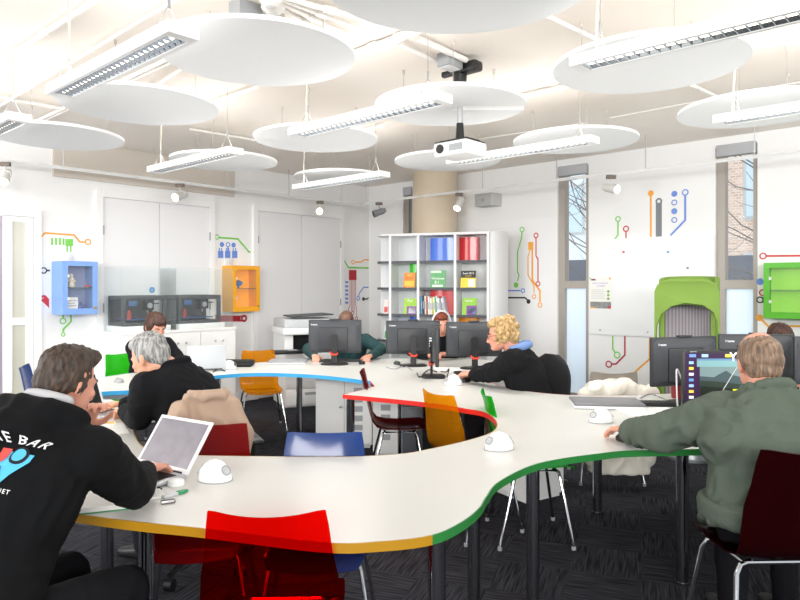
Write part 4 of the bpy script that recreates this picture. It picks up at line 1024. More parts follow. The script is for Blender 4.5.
# ------------------------------------------------------------------ high backed green pod chair
c = P(687, 340, 5.35)
pod = thing('pod_armchair', 'tall green hooded armchair with grey lining below the right window', 'armchair', (c.x+.19, 5.75, 0), yaw_of((-.62, -1)))
GF = mat('green_felt', '#7d9c46', .9, bump=.15, bscale=300); GL = bpy.data.materials.new('grey_pleats'); GL.use_nodes = True
nt = GL.node_tree; bs = nt.nodes['Principled BSDF']; wv = nt.nodes.new('ShaderNodeTexWave'); wv.inputs['Scale'].default_value = 9; tc = nt.nodes.new('ShaderNodeTexCoord')
nt.links.new(tc.outputs['Object'], wv.inputs['Vector']); cr = nt.nodes.new('ShaderNodeValToRGB'); cr.color_ramp.elements[0].color = lin('#9c969c'); cr.color_ramp.elements[1].color = lin('#c9c3c9'); nt.links.new(wv.outputs['Fac'], cr.inputs[0]); nt.links.new(cr.outputs[0], bs.inputs['Base Color']); bs.inputs['Roughness'].default_value = .9
def podwall(r, z0, ztop, n=40):
    rows = []
    for k in range(n+1):
        u = k/n; a = -2.05+4.1*u; x = r*math.sin(a); y = -r*.9*math.cos(a); rows.append((x, y))
    return rows
n = 40; pw = MB(); base = podwall(.33, 0, 0, n)
zt = lambda u: 1.56-.10*(abs(2*u-1)**6)+.02*math.sin(PI*u)
def zlow(u):
    e = abs(2*u-1); return .62 if e < .72 else .62
rows = [[(x, y, .12+(zt(k/n)-.12)*v) for k, (x, y) in enumerate(base)] for v in [i/12 for i in range(13)]]
bm = pw.grid(rows).bm; bmesh.ops.recalc_face_normals(bm, faces=bm.faces); bmesh.ops.solidify(bm, geom=bm.faces[:], thickness=.05)
obj('shell', bm, GF, pod)
inn = podwall(.27, 0, 0, n)
obj('lining', MB().grid([[(x, y, .4+(zt(k/n)-.22-.4)*v) for k, (x, y) in enumerate(inn)] for v in (0, .3, .6, 1)]), GL, pod)
# hood front: green panel with a rounded opening
pts = []; W_ = .345; top = 1.55
outer = [(-W_, .12), (-W_, 1.44), (-W_+.025, 1.5), (-W_+.08, 1.535), (-W_+.15, top), (W_-.15, top), (W_-.08, 1.535), (W_-.025, 1.5), (W_, 1.44), (W_, .12)]
hood = MB(); op = [(-.29, .12), (-.31, .8), (-.325, 1.1), (-.318, 1.2), (-.28, 1.275), (-.18, 1.32), (0, 1.335), (.15, 1.315), (.26, 1.25), (.315, 1.15), (.325, 1.0), (.3, .7), (.29, .12)]
poly = outer+op[::-1]
bmh = bmesh.new()
tri = geometry.tessellate_polygon([[Vector((x, z, 0)) for x, z in poly]])
vs = [bmh.verts.new((x, .17+.05*(1-(x/W_)**2), z)) for x, z in poly]
for tt in tri:
    try: bmh.faces.new([vs[i] for i in tt])
    except ValueError: pass
bmesh.ops.recalc_face_normals(bmh, faces=bmh.faces); bmesh.ops.solidify(bmh, geom=bmh.faces[:], thickness=.03)
obj('hood_front', bmh, GF, pod)
obj('hood_top', MB().prism([(x*.9, y*.9) for x, y in base]+[(.26, .15), (0, .19), (-.26, .15)], 1.49, 1.52), GF, pod)
obj('seat', MB().box(-.25, .25, -.24, .16, .36, .46, bev=.03), GF, pod)
pod.scale = (.74, .74, 1)
obj('base_ring', MB().cyl((0, 0, .02), (0, 0, .12), .22, .2, 24).cyl((0, 0, 0), (0, 0, .02), .28, seg=24), ALU, pod)

# ------------------------------------------------------------------ copier
a0, _ = LW.hit(262, 285, 1.15)
cp = thing('photocopier', 'grey and white office photocopier in front of the second double door', 'photocopier', LW.pos(LW.hit(285, 285, 1.15)[0], 0, 1.15), LW.rot-.42)
CW = mat('copier_white', '#e6e7e7', .45); CG = mat('copier_grey', '#b9bcbf', .45)
W_ = .66
obj('body', MB().box(0, W_, .0, .6, .08, .70, bev=.012).box(.0, .1, .02, .6, .70, .92).box(W_-.14, W_, .02, .6, .70, .92).box(.1, W_-.14, .3, .6, .70, .92), CW, cp)
obj('output_bay', MB().box(.1, W_-.14, .02, .3, .70, .71).box(.1, W_-.14, .295, .3, .70, .92), BLACK, cp, smooth=False)
obj('scanner', MB().box(-.03, W_, -.03, .6, .92, 1.0, bev=.015), CW, cp)
obj('scanner_lid', MB().box(0, W_-.02, .02, .6, 1.0, 1.10, bev=.02), CG, cp)
obj('document_tray', MB().prism([(.1, .02), (W_-.06, .04), (W_-.06, .055), (.1, .035)], .05, .5, ax='y').xf(Matrix.Translation((0, 0, 1.10))), GREYD, cp)
for k, z in enumerate((.50, .30, .1)):
    dr = obj('drawer', MB().box(.015, W_-.015, -.012, 0, z, z+.185, bev=.006), CW, cp)
    obj('drawer_grip', MB().box(W_*.35, W_*.65, -.016, -.011, z+.12, z+.15), GREYM, dr)
ctl = obj('control_panel', MB().box(-.16, .22, -.2, -.03, .72, .76, bev=.01), BLACK, cp)
obj('keypad', MB().box(.0, .1, -.19, -.1, .76, .764), GREYM, ctl); obj('touch_screen', MB().box(-.13, -.03, -.18, -.08, .76, .763), GREYD, ctl)
obj('foot', MB().box(.03, W_-.03, .03, .57, 0, .08), GREYD, cp)
# ------------------------------------------------------------------ screens, laptops, small things on the table
MONB = mat('monitor_black', '#2b2d31', .45); MONC = mat('monitor_back', '#3a3d42', .5); SCREEN = mat('screen_dark', '#0c0d10', .12)
STRAP = mat('strap_red', '#e0402c', .5); LOGO = mat('logo_white', '#e6e8ea', .5)
def make_monitor(label, loc, f, strap=True, slots=False, front=True):
    """screen faces +y; stands at loc on the table top"""
    t = thing('computer_monitor', label, 'monitor', loc, yaw_of(f), 'black computer monitors')
    w, z0, z1 = .255, .11, .425
    c = MB().box(-w, w, -.012, .016, z0, z1, bev=.006); 
    bk = MB().loft([((0, -.012, (z0+z1)/2), (w-.01, 0, 0), (0, 0, .148)), ((0, -.034, (z0+z1)/2), (w-.05, 0, 0), (0, 0, .115))], 32, e=9)
    body = obj('casing', c, MONB, t)
    obj('back_shell', bk, MONC, body)
    obj('centre_block', MB().box(-.15, .13, -.042, -.03, z0+.03, z1-.07, bev=.008), MONB, body)
    obj('camera_bump', MB().box(-.05, .05, -.02, .014, z1-.003, z1+.01, bev=.004), MONB, body)
    text('maker_mark', 'lenovo', .022, LOGO, body, Matrix.Translation((-w+.06, -.0358, z1-.045)) @ UPX, bold=.0006)
    obj('screen', MB().box(-w+.014, w-.014, .0162, .017, z0+.02, z1-.014), SCREEN, t, smooth=False)
    if slots:
        s = MB()
        for k in range(4): s.box(w-.105, w-.03, -.0425, -.032, z0+.07+k*.024, z0+.083+k*.024)
        obj('vent_slots', s, LOGO, body, smooth=False)
    st = obj('stand_neck', MB().prism([(-.028, -.055), (.028, -.055), (.022, -.035), (-.022, -.035)], .01, z0+.16).cyl((0, -.06, z0+.15), (0, -.03, z0+.15), .034, seg=18), BLACK, t)
    obj('stand_base', MB().loft([((0, -.03, 0), (.13, 0, 0), (0, .1, 0)), ((0, -.03, .008), (.13, 0, 0), (0, .1, 0)), ((0, -.03, .013), (.12, 0, 0), (0, .09, 0))], 28, e=3), BLACK, t)
    if strap:
        obj('red_strap', MB().tube([(-.04, -.065, .12), (0, -.064, .095), (.036, -.06, .105), (.03, -.03, .11), (-.03, -.03, .118), (-.04, -.065, .12)], .007, 8).box(-.03, .03, -.068, -.06, .09, .105), STRAP, st)
    return t
m1 = make_monitor('black monitor seen from behind at the left, in front of the copier', T(335, 364), (.06, 1))
m2 = make_monitor('black monitor seen from behind in front of the bookcase, left one of the pair', T(413, 365.5), (-.06, 1), slots=True)
def mon(label, loc, f, src=m1):
    t = dup(src, loc, yaw_of(f), label); return t
mon('black monitor seen from behind in front of the blonde woman, hiding the bookcase foot', T(474, 368.5), (-.04, 1), m2)
mon('black monitor seen edge on between the two in front of the bookcase', T(437, 377), (1, -.06))
mon('black monitor turned aside, seen from behind, right of the cream coat', (1.84, 4.28, TT), (-.32, 1))
mon('black monitor seen from behind just beyond the balding head of the man', (2.43, 4.5, TT), (.02, 1))
mon('black monitor seen from behind, cut off by the right picture edge', (2.82, 4.25, TT), (.25, 1))
# the lit screen in use
FRONT = make_monitor('black monitor with a lit purple desktop, in front of the man in olive', (1.705, 3.4, TT), (.0, -1), strap=False)
def em(name, c, e=.9): return mat(name, c, .4, emit=e)
sw, sh = .482, .281; sx0 = .241; sz1 = .411
def patch(name, u0, u1, v0, v1, m, d, parent=FRONT):
    """u to the right as seen, v down"""
    x0, x1 = sx0-u0*sw, sx0-u1*sw
    return obj(name, MB().box(x1, x0, .017+d*.0004, .0173+d*.0004, sz1-v1*sh, sz1-v0*sh), m, parent, smooth=False)
dk = patch('desktop', 0, 1, 0, 1, em('desk_purple', '#3a2046', .35), 0)
patch('browser_bar', .12, .98, .10, .25, em('bar_teal', '#8fbfc4', .12), 1, dk)
patch('browser_bar', .12, .98, .10, .135, em('bar_blue', '#6f9cc4', .12), 2, dk)
patch('film_sky', .15, .98, .25, .78, em('film_sky', '#7d9496', .3), 2, dk)
def poly(name, pts, m, d):
    mb = MB(); mb.prism([(sx0-u*sw, sz1-v*sh) for u, v in pts], .017+d*.0004, .0173+d*.0004, ax='y'); return obj(name, mb, m, dk, smooth=False)
poly('film_far_hill', [(.15, .42), (.3, .44), (.36, .38), (.43, .32), (.5, .4), (.6, .44), (.8, .36), (.98, .45), (.98, .6), (.15, .6)], em('film_hill', '#485b5e', .25), 3)
poly('film_near_hill', [(.15, .5), (.35, .52), (.6, .57), (.98, .52), (.98, .74), (.15, .74)], em('film_land', '#313e35', .2), 4)
poly('film_foreground', [(.15, .6), (.4, .63), (.7, .66), (.98, .62), (.98, .78), (.15, .78)], em('film_dark', '#1f2721', .2), 5)
for k, (u0, u1) in enumerate(((.5, .93), (.53, .9))):
    patch('subtitle_line', u0, u1, .655+.045*k, .682+.045*k, em('subtitle_yellow', '#d9d520', .8), 6, dk)
patch('caption_bar', .15, .98, .745, .83, em('caption_dark', '#20242a', .4), 6, dk)
patch('caption_line', .17, .6, .77, .785, em('caption_grey', '#9aa3a8', .5), 7, dk); patch('caption_line', .17, .8, .8, .812, MATS['caption_grey'], 7, dk)
for k in range(7): patch('desktop_icon', .035, .085, .15+.105*k, .2+.105*k, em('icon%d' % (k % 4), ('#8fb8e8', '#e8c94a', '#d8dce2', '#5a8fd0')[k % 4], .7), 1, dk)
for u, c in ((.04, '#6f8fe0'), (.17, '#9fc4e8'), (.42, '#e8d24a')): patch('desktop_icon', u, u+.07, .02, .075, em('icon_'+c, c, .7), 1, dk)
patch('taskbar', 0, 1, .93, 1, em('task_plum', '#2a1a36', .4), 1, dk); patch('taskbar_icon', .02, .06, .94, .99, MATS['icon3'], 2, dk); patch('taskbar_icon', .3, .38, .88, .93, em('icon_pale', '#9fc0c8', .6), 2, dk)
text('big_letters', 'YOU', .06, em('letters_white', '#ffffff', .9), dk, Matrix.Translation((sx0-.60*sw, .0195, sz1-.075*sh)) @ Matrix.Rotation(PI, 4, 'Z') @ UPX, bold=.001)
obj('price_tag', MB().box(.195, .235, .0165, .018, .112, .124), LOGO, FRONT, smooth=False)
text('front_mark', 'lenovo', .012, LOGO, FRONT, Matrix.Translation((.2, .0168, .419)) @ Matrix.Rotation(PI, 4, 'Z') @ UPX)

def cable(name, label, pts, r, m):
    o0 = Vector(pts[0]); t = obj(name, MB().tube(catmull_open([Vector(p)-o0 for p in pts]), r, 6), m); t.location = o0
    return tag(t, label, 'cable')
def catmull_open(pts, n=6):
    pts = [Vector(p) for p in pts]; P_ = [pts[0]]+pts+[pts[-1]]; out = []
    for i in range(1, len(P_)-2):
        p0, p1, p2, p3 = P_[i-1:i+3]
        for k in range(n):
            t = k/n; out.append(.5*((2*p1)+(p2-p0)*t+(2*p0-5*p1+4*p2-p3)*t*t+(3*p1-p0-3*p2+p3)*t**3))
    return out+[pts[-1]]
Z0 = TT+.006
cable('screen_cable', 'white cable looping beside the lit monitor', [(1.49, 3.47, Z0), (1.45, 3.44, .84), (1.45, 3.46, 1.0), (1.48, 3.52, 1.05), (1.53, 3.55, .95)], .0042, LOGO)
cable('cable', 'black cable curling left of the edge on monitor', [T(437, 372, Z0), T(428, 370, Z0), T(420, 377, Z0), T(417, 373, Z0)], .005, BLACK)
cable('cable', 'black cable curling right of the edge on monitor', [T(441, 371, Z0), T(446, 372, .80), T(449, 369, .82), T(447, 377, Z0)], .005, BLACK)
cable('cable', 'grey cable lying in front of the left monitor before the bookcase', [T(386, 367, Z0), T(395, 369, Z0), T(404, 366, Z0), T(412, 370, Z0)], .004, GREYM)
cable('cable', 'dark cable lying by the far white laptop', [T(213, 372, Z0), T(219, 369, Z0), T(225, 371, Z0)], .005, BLACK)
cable('cable', 'dark cable on the table left of the lit monitor', [T(640, 398, Z0), T(650, 394, Z0), T(660, 397, Z0), T(668, 401, Z0)], .004, GREYM)

# white table sockets
def make_pod(label, p, rz):
    t = thing('table_socket_dome', label, 'power socket', p, rz, 'white domed power sockets on the table')
    prof = [(.068, 0), (.07, .006), (.066, .025), (.055, .05), (.038, .068), (.02, .078), (.004, .081)]
    obj('dome', MB().lathe(prof, 32, sy=.78), mat('pod_white', '#f2f2f1', .18, coat=.5), t)
    obj('base_rim', MB().lathe([(.071, 0), (.072, .004)], 32, sy=.78), GREYM, t)
    for s in (-1, 1):
        Rm = Matrix.Translation((s*.051, -.012, .042)) @ Matrix.Rotation(s*.95, 4, 'Y') @ Matrix.Rotation(.3, 4, 'X')
        f = obj('socket_face', MB().cyl((0, 0, -.012), (0, 0, .006), .021, seg=20).xf(Rm), GREYW, t)
        obj('socket_ring', MB().lathe([(.021, .004), (.021, .0075), (.016, .0075), (.016, .006)], 20).xf(Rm), GREYM, f)
        h = MB()
        for q in ((0, .008), (-.007, -.005), (.007, -.005)): h.box(q[0]-.0018, q[0]+.0018, q[1]-.003, q[1]+.003, .006, .0068)
        obj('pin_hole', h, BLACK, f, smooth=False)
    return t
pod0 = make_pod('white domed socket on the near table beside the open laptop', T(215, 480), -.25)
dup(pod0, T(499, 449), .3, 'white domed socket where the green edge curves in, middle of the table')
dup(pod0, T(453.5, 385), .1, 'white domed socket near the amber chair inside the bay')
dup(pod0, T(601, 422), .25, 'white domed socket near the hand of the man in olive')
dup(pod0, T(229, 369), .1, 'white domed socket on the blue edged table beside the black case')

# laptops
SIL = mat('laptop_silver', '#c9ccd0', .35, .4); LWH = mat('laptop_white', '#eef0f1', .3); KEYB = mat('keys_dark', '#26272a', .5)
def laptop(label, hinge, yaw, angle, body=SIL, bezel=LWH, w=.325, d=.225, scr=None):
    """hinge centre at hinge, user on the local -y side; angle = lid above horizontal, leaning back"""
    t = thing('laptop', label, 'laptop', hinge, yaw)
    b = obj('base', MB().box(-w/2, w/2, -d, 0, .004, .018, bev=.004), body, t)
    k = MB()
    for r in range(5):
        for c in range(13):
            x = -w*.43+c*w*.86/13; y = -.03-r*.0185; k.box(x, x+w*.86/13-.003, y-.0155, y, .018, .0198)
    kk = obj('keyboard', k, KEYB, b, smooth=False); kk['kind'] = 'stuff'
    obj('trackpad', MB().box(-.05, .05, -d+.012, -d+.085, .018, .0186), mat('trackpad', '#b5b8bc', .3), b, smooth=False)
    Rm = Matrix.Translation((0, 0, .017)) @ Matrix.Rotation(angle-PI/2, 4, 'X')
    lid = obj('lid', MB().box(-w/2, w/2, 0, .007, 0, d, bev=.003).xf(Rm), bezel, t)
    obj('screen', MB().box(-w/2+.016, w/2-.016, -.0008, 0, .02, d-.014).xf(Rm), scr or SCREEN, lid, smooth=False)
    obj('hinge', MB().cyl((-w*.4, .004, .016), (w*.4, .004, .016), .007, seg=10), KEYB, t)
    return t
def rotx(a): return a
GLOSSY = mat('screen_glossy', '#77757f', .07, .35, emit=.04, var=.3, scale=18)
laptop('open white framed laptop under the hands of the man in the black hoodie', (-.97, 2.67, TT), yaw_of((.54, .84)), math.radians(54), scr=GLOSSY)
laptop('white laptop standing open on the blue edged table, seen from behind', T(207, 371), yaw_of((.25, -1)), math.radians(72), body=LWH, bezel=mat('laptop_lid_pale', '#c9ced3', .35))
laptop('grey laptop under the hand of the grey haired man', (-1.86, 3.86, TT), yaw_of((-.85, .4)), math.radians(70), w=.33)
def closed_laptop(label, p, rz, top, side, w=.36, d=.25, h=.028):
    t = thing('closed_laptop', label, 'laptop', p, rz)
    obj('base', MB().box(-w/2, w/2, -d/2, d/2, .003, h*.55, bev=.003), side, t)
    obj('lid', MB().box(-w/2, w/2, -d/2, d/2, h*.57, h, bev=.003), top, t)
    for sx in (-1, 1):
        for sy in (-1, 1): obj('rubber_foot', MB().cyl((sx*w*.4, sy*d*.38, 0), (sx*w*.4, sy*d*.38, .004), .01, seg=10), BLACK, t)
closed_laptop('closed silver laptop with a dark lid lying left of the lit monitor', T(606, 406), -.12, mat('lid_grey', '#77767a', .4), LWH, .42, .26, .036)
closed_laptop('closed white laptop with a grey lid between black case and left monitor', T(288, 363), .05, GREYM, LWH, .36, .27)
t = thing('black_case', 'flat black zip case on the blue edged table', 'case', T(237, 366), .02)
obj('body', MB().box(-.15, .15, -.09, .09, 0, .055, bev=.014, seg=3), BLACKM, t); obj('zip', MB().box(-.148, .148, -.0915, -.089, .026, .03), GREYD, t)
# keyboards and mice
def keyboard(label, p, rz):
    t = thing('keyboard', label, 'keyboard', p, rz, 'black keyboards')
    obj('body', MB().box(-.22, .22, -.07, .07, 0, .016, bev=.004), BLACK, t)
    k = MB()
    for r in range(5):
        for c in range(16): k.box(-.21+c*.0262, -.188+c*.0262, -.058+r*.023, -.04+r*.023, .016, .021)
    q = obj('keys', k, KEYB, t, smooth=False); q['kind'] = 'stuff'
    return t
def mouse(label, p, rz, m=BLACK):
    t = thing('computer_mouse', label, 'mouse', p, rz, 'computer mice')
    obj('body', MB().loft([((0, 0, .001), (.03, 0, 0), (0, .052, 0)), ((0, 0, .014), (.031, 0, 0), (0, .054, 0)), ((0, -.004, .028), (.024, 0, 0), (0, .042, 0)), ((0, -.008, .034), (.01, 0, 0), (0, .02, 0))], 20), m, t)
    obj('scroll_wheel', MB().cyl((-.004, .03, .026), (.004, .03, .026), .009, seg=12), GREYD, t)
keyboard('black keyboard in front of the man behind the left monitor', (-.58, 6.56, TT), 0)
keyboard('black keyboard under the hands of the blonde woman', T(467, 376.5), -1.45)
keyboard('black keyboard left of the lit monitor, near the closed silver laptop', T(664, 405), -.08)
keyboard('black keyboard in front of the lit monitor', (1.78, 3.24, TT), 0)
keyboard('black keyboard behind the balding head', (2.45, 4.62-.0, TT), .02).location.y = 4.28
mouse('black mouse under the left hand of the man in olive', T(624, 441), .3)
mouse('black mouse beside the blonde woman\'s keyboard', T(466, 382), -.6)
mouse('black mouse at the right of the left monitor\'s base', T(362, 364), .2)
mouse('dark mouse left of the monitors in front of the bookcase', T(397, 364.5), .3, GREYD)
mouse('dark mouse behind the closed silver laptop', T(628, 403), 1.1, GREYD)
mouse('pale grey mouse on the blue edged table before the dark haired person', T(119, 382.5), .8, GREYM)

def sheet(label, p, rz, w=.21, d=.297, n=1, m=PAPER, name='paper_sheet'):
    t = thing(name, label, 'paper', Vector(p)+Vector((0, 0, .0005)), rz)
    obj('page', MB().box(-w/2, w/2, -d/2, d/2, 0, .0015*n), m, t, smooth=False)
    ln = MB()
    for k in range(7): ln.box(-w*.38, w*(.36-.1*(k % 3 == 2)), d*.38-k*d*.1-.004, d*.38-k*d*.1, .0015*n, .0015*n+.0004)
    obj('printed_lines', ln, mat('ink_pale', '#b5b7bb', .7), t, smooth=False)
sheet('sheet of paper on the near table beside the grey haired man\'s laptop', T(105, 430), .5)
sheet('white papers under the arm of the man in the black hoodie', (-1.02, 2.42, TT), .6, .24, .3, 5)
sheet('white papers beside the black keyboard left of the lit monitor', T(650, 412), .15, .34, .22, 2)
sheet('white papers below the right monitor before the bookcase', T(452, 369), .1, .3, .22, 2)
t = thing('notebook', 'white notebook with a green cover edge at the left table edge', 'notebook', (-1.0, 2.28, TT), .35)
obj('pages', MB().box(-.1, .1, -.07, .07, .004, .02), PAPER, t, smooth=False); obj('cover', MB().box(-.103, .103, -.073, .073, 0, .004), mat('nb_green', '#3e8f5c', .5), t, smooth=False)
t = thing('pencil', 'orange pencil on the paper by the grey haired man', 'pencil', T(104, 422, TT+.006), -.3)
obj('shaft', MB().cyl((-.07, 0, 0), (.07, 0, 0), .0045, seg=6), mat('pencil_orange', '#f0a020', .5), t); obj('tip', MB().cyl((.07, 0, 0), (.088, 0, 0), .0045, .0005, 6), mat('pencil_wood', '#e5c79a', .6), t)
t = thing('memory_stick', 'silver and green memory stick beside the near laptop', 'memory stick', T(170, 497), .95)
obj('body', MB().box(-.03, .03, -.011, .011, 0, .012, bev=.004), SIL, t); obj('green_cap', MB().box(.03, .062, -.010, .010, .001, .012, bev=.003), mat('cap_green', '#1f8f5a', .4), t, label='green cap'); obj('ring', MB().tube([(.062+.012*math.cos(a), .012*math.sin(a), .006) for a in [2*PI*k/12 for k in range(13)]], .0025, 6), MATS['cap_green'], t)
t = thing('key_fob', 'dark leather fob beside the memory stick on the near table', 'fob', T(168, 503), .5)
obj('body', MB().box(-.024, .024, -.013, .013, 0, .01, bev=.004), mat('fob_brown', '#4a4238', .6), t); obj('clasp', MB().box(-.024, .02, -.0135, -.009, .004, .012, bev=.002), SIL, t)
for k, (x, y) in enumerate(((153.5, 491.5), (158.5, 490))):
    t = thing('earbud', 'small black earbud beside the near laptop, %s of the two' % ('left one', 'right one')[k], 'earphone', T(x, y), .4*k, 'black earbuds on the near table')
    obj('bud', MB().ball((0, 0, .007), .007), BLACK, t); obj('stalk', MB().cyl((0, 0, .006), (.012, -.004, .004), .003, seg=8), BLACK, t)
t = thing('white_adapter', 'white plug adapter behind the near laptop', 'adapter', T(176, 485), .3)
obj('body', MB().lathe([(.03, 0), (.032, .004), (.03, .018), (.024, .022)], 24), LWH, t); obj('pins', MB().box(-.004, .004, .028, .04, .006, .012), SIL, t)
t = thing('red_mug', 'dark red cup behind the keyboard left of the lit monitor', 'cup', T(677, 398), 0)
obj('cup', MB().lathe([(.03, 0), (.036, .004), (.04, .09), (.036, .09), (.033, .01)], 20), mat('mug_red', '#8e1f26', .35), t); obj('cup_handle', MB().tube([(.038, 0, .07), (.06, 0, .065), (.06, 0, .03), (.037, 0, .022)], .006, 8), MATS['mug_red'], t)
# ------------------------------------------------------------------ people
def fuse_mesh(mb, voxel, smooth=2, name='body', fold=None, fac=.5):
    """melt overlapping closed shapes into one continuous skin"""
    me = bpy.data.meshes.new('tmp'); bm = mb.bm; bmesh.ops.recalc_face_normals(bm, faces=bm.faces); bm.to_mesh(me); bm.free()
    o = bpy.data.objects.new('tmp', me); TMPS.collection.objects.link(o)
    r = o.modifiers.new('r', 'REMESH'); r.mode = 'VOXEL'; r.voxel_size = voxel; r.use_smooth_shade = True
    if smooth:
        s = o.modifiers.new('s', 'SMOOTH'); s.iterations = smooth; s.factor = fac
    TMPS.view_layers[0].update(); dg = TMPS.view_layers[0].depsgraph
    out = bpy.data.meshes.new_from_object(o.evaluated_get(dg)); out.name = name
    bpy.data.objects.remove(o); bpy.data.meshes.remove(me)
    if fold:
        amp, sc, seed = fold
        nr = [v.normal.copy() for v in out.vertices]
        for v, n in zip(out.vertices, nr):
            p = v.co*sc+Vector((seed, seed*1.7, 0))
            w = noise.noise_vector(p*.45)*1.1
            f = 1-abs(noise.noise(Vector((p.x*1.25, p.y*1.25, p.z*.62))+w))*2.2
            v.co += n*amp*(max(-.6, f)-.25)
    for p in out.polygons: p.use_smooth = True
    out.update()
    return out
def mesh_obj(name, me, m, parent, label=None):
    for x in (m if isinstance(m, (list, tuple)) else [m]): me.materials.append(x)
    o = bpy.data.objects.new(name, me); COL.objects.link(o); o.parent = parent
    if label: o['label'] = label
    return o
def hand(mb, wr, d, palm, thumb, curl=.5, s=1.0):
    """wrist point, finger direction, palm normal (facing side), thumb side direction"""
    d = Vector(d).normalized(); palm = Vector(palm); palm = (palm-d*palm.dot(d)).normalized()
    t = Vector(thumb); t = (t-d*t.dot(d)-palm*t.dot(palm)).normalized(); wr = Vector(wr)
    for u in (-.026, -.009, .009, .026):
        mb.limb([wr+d*.012*s+t*u*.6*s, wr+d*.088*s+t*u*s], [.0155*s, .0125*s], 10)
    L = {.030: (.040, .024, .019), .0105: (.045, .028, .021), -.0095: (.041, .026, .02), -.028: (.033, .02, .017)}
    for k, (u, seg) in enumerate(L.items()):
        p = wr+d*.086*s+t*u*s; c = curl*(1+.12*k); a = .25*c; pts = [p]
        for q in seg:
            a += c*.55; dd = (d*math.cos(a)+palm*math.sin(a)+t*u*2.2).normalized(); p = p+dd*q*s; pts.append(p)
        mb.limb(pts, [.0098*s, .0090*s, .0082*s, .0068*s], 10)
    p = wr+d*.022*s+t*.026*s; q = p+(d*.55+t*.75+palm*.25).normalized()*.045*s; r = q+(d*.9+t*.25+palm*.3).normalized()*.032*s
    mb.limb([p, q, r, r+(d+palm*.35).normalized()*.022*s], [.0155*s, .0115*s, .0100*s, .0078*s], 10)
def head_parts(mb, M, s=1.0, jaw=1.0):
    """M places the head frame (origin mid skull, +y face, +z up)"""
    X = lambda *p: M @ Vector((p[0]*s, p[1]*s, p[2]*s)); R3 = M.to_3x3()
    el = lambda c, r: mb.ball(X(*c), tuple(q*s for q in r), rot=R3, u=20, v=14)
    el((0, -.012, .035), (.076, .098, .088)); el((0, .02, .0), (.068, .078, .085))
    el((0, .035, -.05), (.058*jaw, .062, .066)); el((0, .052, -.085), (.040*jaw, .044, .034)); el((0, .082, -.098), (.022, .018, .017))
    el((0, .077, .022), (.052, .018, .014)); el((.04, .066, -.022), (.024, .022, .02)); el((-.04, .066, -.022), (.024, .022, .02))
    mb.limb([X(0, .092, .008), X(0, .106, -.018), X(0, .113, -.034)], [.009*s, .0115*s, .014*s]); el((.012, .1, -.037), (.009, .01, .008)); el((-.012, .1, -.037), (.009, .01, .008))
    el((0, .092, -.062), (.024, .012, .008)); el((0, .09, -.074), (.02, .012, .008))
    for q in (-1, 1):
        el((q*.072, -.010, -.012), (.009, .018, .029)); el((q*.078, -.018, -.004), (.007, .016, .022)); el((q*.073, -.006, -.034), (.008, .009, .011))
def eyes(M, parent, s=1.0, iris='#4a3a2c'):
    for q in (-1, 1):
        c = M @ Vector((q*.031*s, .0745*s, .001)); f = (M.to_3x3() @ Vector((0, 1, -.15))).normalized()
        e = obj('eye', MB().ball(c, .0125*s, u=14, v=10), mat('eye_white', '#eeeae4', .2), parent)
        obj('iris', MB().ball(c+f*.0075*s, .0062*s, u=10, v=8), mat('iris_'+iris, iris, .2), e)
        b = mat('brow', '#5b4636', .8)
        a, bb = M @ Vector((q*.015*s, .097*s, .021*s)), M @ Vector((q*.05*s, .083*s, .024*s)); m_ = M @ Vector((q*.033*s, .094*s, .029*s))
        obj('eyebrow', MB().tube([a, m_, bb], [.004, .005, .003], 6), b, parent)
    obj('lips', MB().ball(M @ Vector((0, .0965*s, -.0675*s)), (.022*s, .0085*s, .0075*s), rot=M.to_3x3(), u=14, v=8), mat('lips', '#b56a5c', .45), parent)
